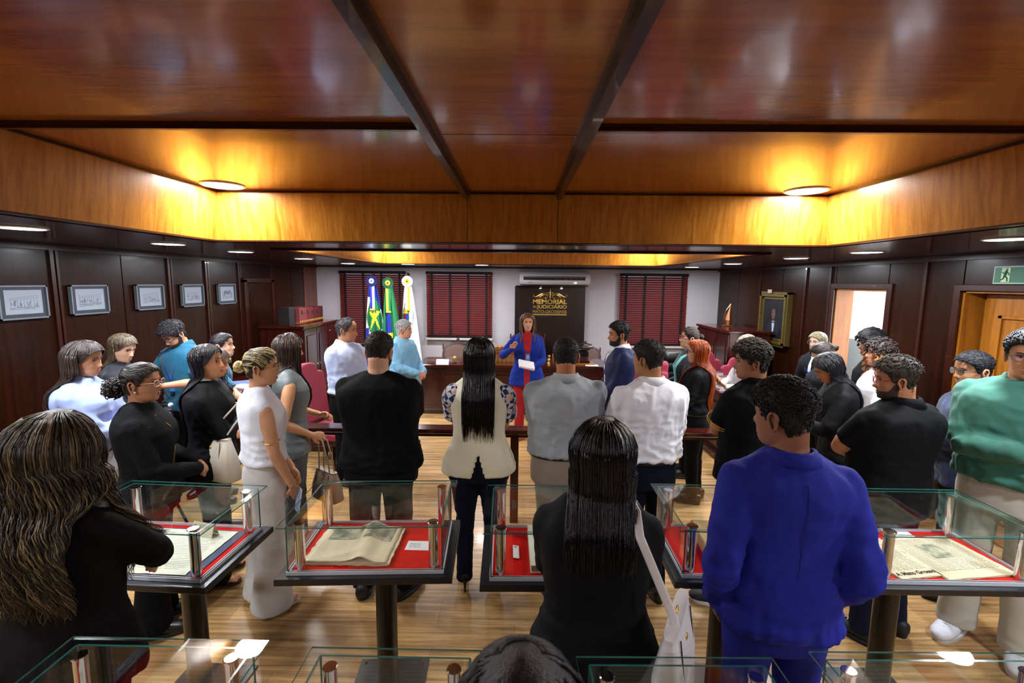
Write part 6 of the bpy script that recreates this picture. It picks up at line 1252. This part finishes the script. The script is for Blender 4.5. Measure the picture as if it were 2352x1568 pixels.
# --- 19
p = person('woman with long glossy red hair, black shirt and trousers, facing left', 1.72, 4.42, 58, 1.57, 'clasp_hi', C_black2, C_black, fem=1, g=1.12, hy=16, hp=2, skin='#c99c84', z0=1.0, slack=.026, amp=.010, belt=C_belt, collar='shirt', brow='#5a2a14')
m = p.hairmat('#6e2606', '#b04e14', .24, (40, 40, 4)); p.long_hair(m, .46, 70, off=.016, n=360, seed=29, spread=1.0, tip=.1, vol=.006, taper=.6); p.glasses('#2a2a2e')
# --- 20
p = person('curly haired man in black polo with yellow striped collar and cuffs', 1.53, 3.0, 26, 1.73, 'crossed', C_black, C_black2, skin='#8a5a3e', g=1.16, hy=46, hp=4, sleeve='short', z0=.84, slack=.022, tname='polo_shirt', collar='polo', shoes=('clog', '#14161a', '#d8d8da'), gar=dict(hemw=.01), yaw=(50, 8), stance=.20)
tophair(p, '#181412', '#3a332d', .034, .010, curl=1, n=620, ln=.026, r=.0040, seed=7)
for q, hh in ((1.30, .008), (1.36, .014)):
    k = p.k; rr = .062*(.75+.25*p.g)*k; n0 = p.neck0+np.array([0, 0, .035*k]); MB().tube([n0+np.array([math.sin(t)*rr*q, math.cos(t)*rr*q*1.02-.004, -.006-(q-1.3)*.12-max(0, math.cos(t))*.04]) for t in np.linspace(.4, 2*PI-.4, 26)], .0022, 5).build('collar_stripe', C_yellow, p.root)
for sd in (-1, 1):
    a = p.parts[sd]; d = unit(a['E']-a['S']); u = unit(np.cross(d, (0, 0, 1))); w_ = np.cross(d, u)
    for f_ in (.70, .76): c = a['S']+(a['E']-a['S'])*f_; MB().tube([c+(u*math.cos(t)+w_*math.sin(t))*(.0775*(.35+.65*p.g)*k+.004) for t in np.linspace(0, 2*PI, 26, endpoint=False)], .0026, 5, closed=True).build('cuff_stripe', C_yellow, p.root)
# --- 21
p = person('ash blonde woman in white top reading her phone behind the curly haired man', 2.40, 4.82, 96, 1.61, 'phone', C_white, C_black, fem=1, g=1.0, hy=10, hp=30, skin='#c09078', z0=.9, slack=.022)
m = p.hairmat('#6f6450', '#a39a88', .35); p.long_hair(m, .30, 72, off=.016, n=300, seed=31, spread=1.0); phone('phone in the hands of the ash blonde woman', p, (0, 0, .02), '#5f6d64')
# --- 22
p = person('woman in black blazer with blue lanyard, glasses and blonde hair at the doorway', 3.40, 5.32, 118, 1.57, 'clasp', C_black2, C_black, fem=1, g=1.1, hy=-8, hp=2, skin='#a8826c', z0=.82, slack=.022, tname='blazer', amp=.004)
m = p.hairmat('#4b4432', '#8c8460', .38); p.long_hair(m, .22, 76, off=.012, n=260, seed=32); p.glasses('#8a8a90', rim=False); p.lanyard(C_lany, C_badge, z=1.20); lapels(p, C_black2, inner=C_lblue2, wide=.3)
# --- 23
p = person('woman with slicked back dark hair and white badge looking down', 2.86, 4.30, 84, 1.61, 'phone', C_black2, C_black, fem=1, g=1.22, hy=4, hp=32, skin='#b8875e', z0=.86, slack=.02, amp=.006)
m = p.hairmat('#1c1513', '#33271f', .36); p.pulled(m, (0, -.108, -.0), n=240, knot=.03); p.tagcard(22, 1.26, C_badgew); phone('pale phone held by the woman looking down', p, (0, 0, .02), '#c9c9d6')
# --- 24
p = person('woman with long straight black hair bent over her phone', 2.42, 3.46, 66, 1.63, 'phone', C_black2, C_black, fem=1, g=1.12, hy=6, hp=34, skin='#a56a44', z0=.86, slack=.018, lean=.06, amp=.005, eyes=True)
m = p.hairmat('#0d0c10', '#202026', .24); p.long_hair(m, .40, 74, off=.014, n=320, seed=34, spread=.95); phone('white phone in the raised hands of the long haired woman', p, (0, 0, .02), '#d8d8dc')
# --- 25
p = person('woman with curly amber-tipped brown hair, chin raised, facing left', 3.10, 4.02, 68, 1.63, 'clasp', C_white, C_black, fem=1, g=1.05, hy=10, hp=-6, skin='#b07c5c', z0=.9, slack=.02)
m = p.hairmat('#1d1418', '#3a2a24', .45); m2 = p.hairmat('#8a5222', '#bd7c3a', .45); h_ = p.cap(m, .03, .02, front=.060, back=-.10, noisea=.006, nfreq=40); p.curls(m, .045, 1000, h_, lo=-.10, cr=.009, seed=41)
b = MB(); r_ = np.random.RandomState(9)
for i in range(230):
    a = r_.uniform(1.0, 5.28); a = (a+PI) % (2*PI)-PI; q = p.head(headpt(np.array([a]), np.array([r_.uniform(-.06, .02)]), r_.uniform(.01, .06), False))[0]; L_ = r_.uniform(.08, .20); t = np.linspace(0, 1, 22); ph = r_.rand()*6; b.tube(np.stack([q[0]*(1+.15*t)+.011*np.sin(t*L_*110+ph), q[1]+.011*np.cos(t*L_*110+ph), q[2]-L_*t], 1), .0040, 5, rounded=False)
b.build('amber_curls', m2, p.root, smooth=True)
# --- 26
p = person('person with voluminous black afro hair standing in shade by the right wall', 3.36, 4.46, 72, 1.66, 'clasp', C_black, C_black, fem=1, g=1.0, hy=6, hp=0, skin='#5a3a28', z0=.86)
m = p.hairmat('#060506', '#0f0d0e', .6); h_ = p.cap(m, .055, .045, front=.055, back=-.10, noisea=.008, nfreq=30); p.curls(m, .055, 1300, h_, lo=-.11, cr=.009, seed=42)
# --- 27
p = person('heavyset man in black t-shirt with red framed glasses and beard, arms crossed', 2.19, 2.66, 20, 1.69, 'crossed', C_charcoal, C_jeans, skin='#a87250', g=1.42, hy=42, hp=6, sleeve='short', z0=.86, slack=.016, tname='tshirt', collar='polo', shoes=('sneaker', '#1a1c20', '#15161a'), belly=.15, amp=.006, stance=.14, arm_over={1: ((.02, .22, 1.15), (1, -.2, -.6), (-1, -.3, .2), (-.4, 1, .2), .6), -1: ((.02, .24, 1.10), (-1.6, .2, -.25), (1, -.3, .1), (.4, 1, .2), .6)})
tophair(p, '#221c18', '#3f362e', .026, .006, n=480, ln=.024, r=.0034, dirf=(.2, -.5, .6)); p.beard('#38261b', .003); p.glasses('#a01828')
# --- 28
p = person('man in navy polo with dark framed glasses looking left, far right', 2.97, 3.04, 64, 1.68, 'crossed', C_navyshirt, C_black, skin='#b07c5a', g=1.15, hy=20, hp=4, z0=.84, slack=.022, collar='shirt', shoes=('dress', '#1c1210', '#101010'), amp=.008)
tophair(p, '#131216', '#26262a', .014, .004, n=700, ln=.012, r=.0019); p.glasses('#1c1c20')
# --- 29
p = person('tall man in green shirt, pale chinos and white sneakers, arms crossed, right edge', 2.76, 2.56, 124, 1.86, 'crossed', C_green, C_stone, skin='#b5805c', g=1.12, hy=10, hp=4, z0=.97, slack=.028, collar='shirt', shoes=('sneaker', '#d3d3da', '#c9c9d0'), amp=.010, arm_over={1: ((-.06, .21, 1.17), (1, -.2, -.6), (-1, -.4, .2), (-.4, 1, .2), .5), -1: ((.05, .14, 1.12), (-1, -.1, -.6), (1, -.5, .1), (.4, 1, .2), .6)}, brow='#15100e', tr=dict(r=1.25, flare=.012), stance=.13)
tophair(p, '#1a181c', '#302e32', .024, .008, n=420, ln=.024, r=.0034); p.glasses('#5a5a62'); 
# --- 30
p = person('man in bright blue suit with hands in pockets, seen from behind', 0.955, 1.60, -4, 1.77, 'pocket', C_bluesuit, C_bluesuit, skin='#8a5a44', g=.93, hy=34, hp=4, z0=.885, slack=.024, gar=dict(hemw=.02, smoothn=5), tname='suit_jacket', amp=.008, facef=True, tr=dict(r=1.15), collar='lapel')
tophair(p, '#131112', '#272422', .020, .004, curl=.6, n=900, ln=.018, r=.0026, seed=3, noisea=.004)
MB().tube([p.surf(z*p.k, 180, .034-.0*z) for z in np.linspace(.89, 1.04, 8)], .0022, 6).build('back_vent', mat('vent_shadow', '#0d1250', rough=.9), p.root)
MB().tube([p.surf(z*p.k, 180, .0305) for z in np.linspace(1.04, 1.44, 14)], .0012, 5).build('back_seam', mat('suit_seam', '#161e74', rough=.9), p.root)
# --- 31
p = person('woman in black blazer with straight black hair and white bag strap, foreground centre', 0.265, 1.46, -10, 1.66, 'crossed', C_black2, C_black, skin='#b07850', fem=1, g=1.06, hy=-22, hp=2, z0=.89, slack=.028, gar=dict(hemw=.008), tname='blazer', amp=.006, tr=dict(r=1.0))
m = p.hairmat('#0b0a0e', '#15141a', .24); p.long_hair(m, .27, 66, off=.016, n=560, seed=37, spread=1.08, tip=.34, vol=.012, sr=.0020); P31 = p; earring(p, 1, mat('silver', '#cfd2d8', rough=.2, metal=1), .008)
# --- 32
p = person('dark haired person at the bottom edge, only the crown of the head visible', .01, .56, 0, 1.583, 'clasp', C_black, C_black, skin='#8f6046', fem=1, g=.95, facef=False, z0=.86)
m = p.hairmat('#141015', '#262026', .35); p.long_hair(m, .25, 70, off=.018, n=300, seed=38, vol=.01, crown=.02)
# ---------------- bags ----------------
def handbag(label, loc, rz, w, h, d, m, flare=1.25, handles=None, hm=None, tilt=0, name='handbag', dark=None):
    t = thing(name, label, 'bag', loc, math.radians(rz)); t.rotation_euler = (0, math.radians(tilt), math.radians(rz)); zs = [0, .01, h*.5, h*.96, h]
    U = [w/2*flare*.96, w/2*flare, w/2*(1+flare)/2, w/2, w/2*.97]; V = [d*.5*.9, d*.55, d*.5, d*.22, d*.16]
    MB().loft([(0, 0, z) for z in zs], U, V, (1, 0, 0), (0, 1, 0), 28, 4).build('bag_body', m, t, smooth=True, sharp=50)
    MB().loft([(0, 0, h-.012), (0, 0, h+.008)], w/2*.985, d*.20, (1, 0, 0), (0, 1, 0), 28, 4).build('top_flap', m, t, smooth=True, sharp=50)
    for sx in (-1, 1): MB().tube([(sx*w*.36, -d*.5, .02), (sx*w*.34, -d*.45, h*.5), (sx*w*.32, -d*.27, h*.95)], .0022, 5).build('seam', dark or M_blk, t)
    MB().ball((0, -d*.3, h*.8), (.012, .006, .012), 10, 6).build('clasp', M_gold, t, smooth=True)
    for q in handles or []: MB().tube(q, .0085, 8, flat=.6, ref=(0, 1, 0)).build('handle', hm or m, t, smooth=True)
    return t
M_bag1 = mat('ivory_leather', '#cfc6b4', rough=.45); M_bag2 = mat('taupe_leather', '#8a7664', rough=.5, bump=.1, bscale=200); M_bag3 = mat('white_leather', '#dcd8da', rough=.35)

T8 = handbag('ivory leather shoulder bag hanging behind the woman in white', tuple(world(P8, (-.33, -.20, .80))), -20, .26, .27, .13, M_bag1, 1.35)
s8 = P8.parts[-1]['S']; I = np.linalg.inv(np.array(T8.matrix_basis)); 
for dx in (-.07, .07):
    top = world(P8, s8+np.array([.01+dx*.15, dx*.3, .065])); pt = xf([top], I)[0]; b = MB().tube([(dx, 0, .262), (dx*.8+pt[0]*.3, pt[1]*.3, .262+(pt[2]-.262)*.3), (pt[0]+dx*.2, pt[1]-.03, pt[2]-.05), (pt[0]+dx*.1, pt[1], pt[2]+.004), (pt[0], pt[1]+.05, pt[2]-.06)], .0055, 8).build('strap', M_bag1, T8, smooth=True)
w9 = P9.parts[1]['W']+P9.parts[1]['d']*.07; bp = world(P9, w9+np.array([.0, .03, -.50]))
T9 = handbag('taupe leather handbag hanging from the hand of the woman in grey', tuple(bp), -35, .24, .22, .13, M_bag2, 1.22)
I = np.linalg.inv(np.array(T9.matrix_basis)); pt = xf([world(P9, w9)], I)[0]
for dy in (-.02, .02): MB().tube([(-.07, dy, .215), (-.06, dy, .30), (-.02+pt[0]*.5, dy+pt[1]*.8, pt[2]-.03), (pt[0], dy*.4+pt[1], pt[2]-.012), (.03+pt[0]*.5, dy+pt[1]*.8, pt[2]-.03), (.06, dy, .30), (.07, dy, .215)], .0055, 8).build('handle', M_bag2, T9, smooth=True)
# white bag of person 31 hangs from her right shoulder
P = P31; T = handbag('white leather shoulder bag hanging at the right hip of the woman in black', tuple(world(P, (.25, -.085, .80))), 62, .27, .29, .10, M_bag3, 1.2)
bv = P.bvh(); pts = []
s1 = P.parts[1]['S']
def back(x, z, off=.008):
    h_ = bv.ray_cast(Vector((x, -1, z)), Vector((0, 1, 0))); return np.array([x, min(h_[0][1] if h_[0] else -.12, -.125)-off, z])
def topz(x, y):
    h_ = bv.ray_cast(Vector((x, y, 3)), Vector((0, 0, -1))); return np.array([x, y, h_[0][2]+.006])
pts = [topz(.115, .03), topz(.115, -.01), topz(.12, -.05)]+[back(.125+.11*t_, 1.36-.25*t_, .010) for t_ in np.linspace(0, 1, 7)]+[np.array([.24, -.16, 1.07])]
I = np.linalg.inv(np.array(T.matrix_basis)); loc = [xf([world(P, q)], I)[0] for q in pts]; d_ = np.array(xf([world(P, (0, -1, 0))], I)[0])-np.array(xf([world(P, (0, 0, 0))], I)[0])
MB().tube(loc, .013, 8, ref=unit(d_), flat=.22).build('strap', M_bag3, T, smooth=True)
MB().tube([(.05*math.cos(t)*.3, 0, .30+.02*math.sin(t)) for t in np.linspace(0, 2*PI, 12, endpoint=False)], .003, 6, closed=True, ref=(0, 1, 0)).build('strap_ring', M_gold, T)
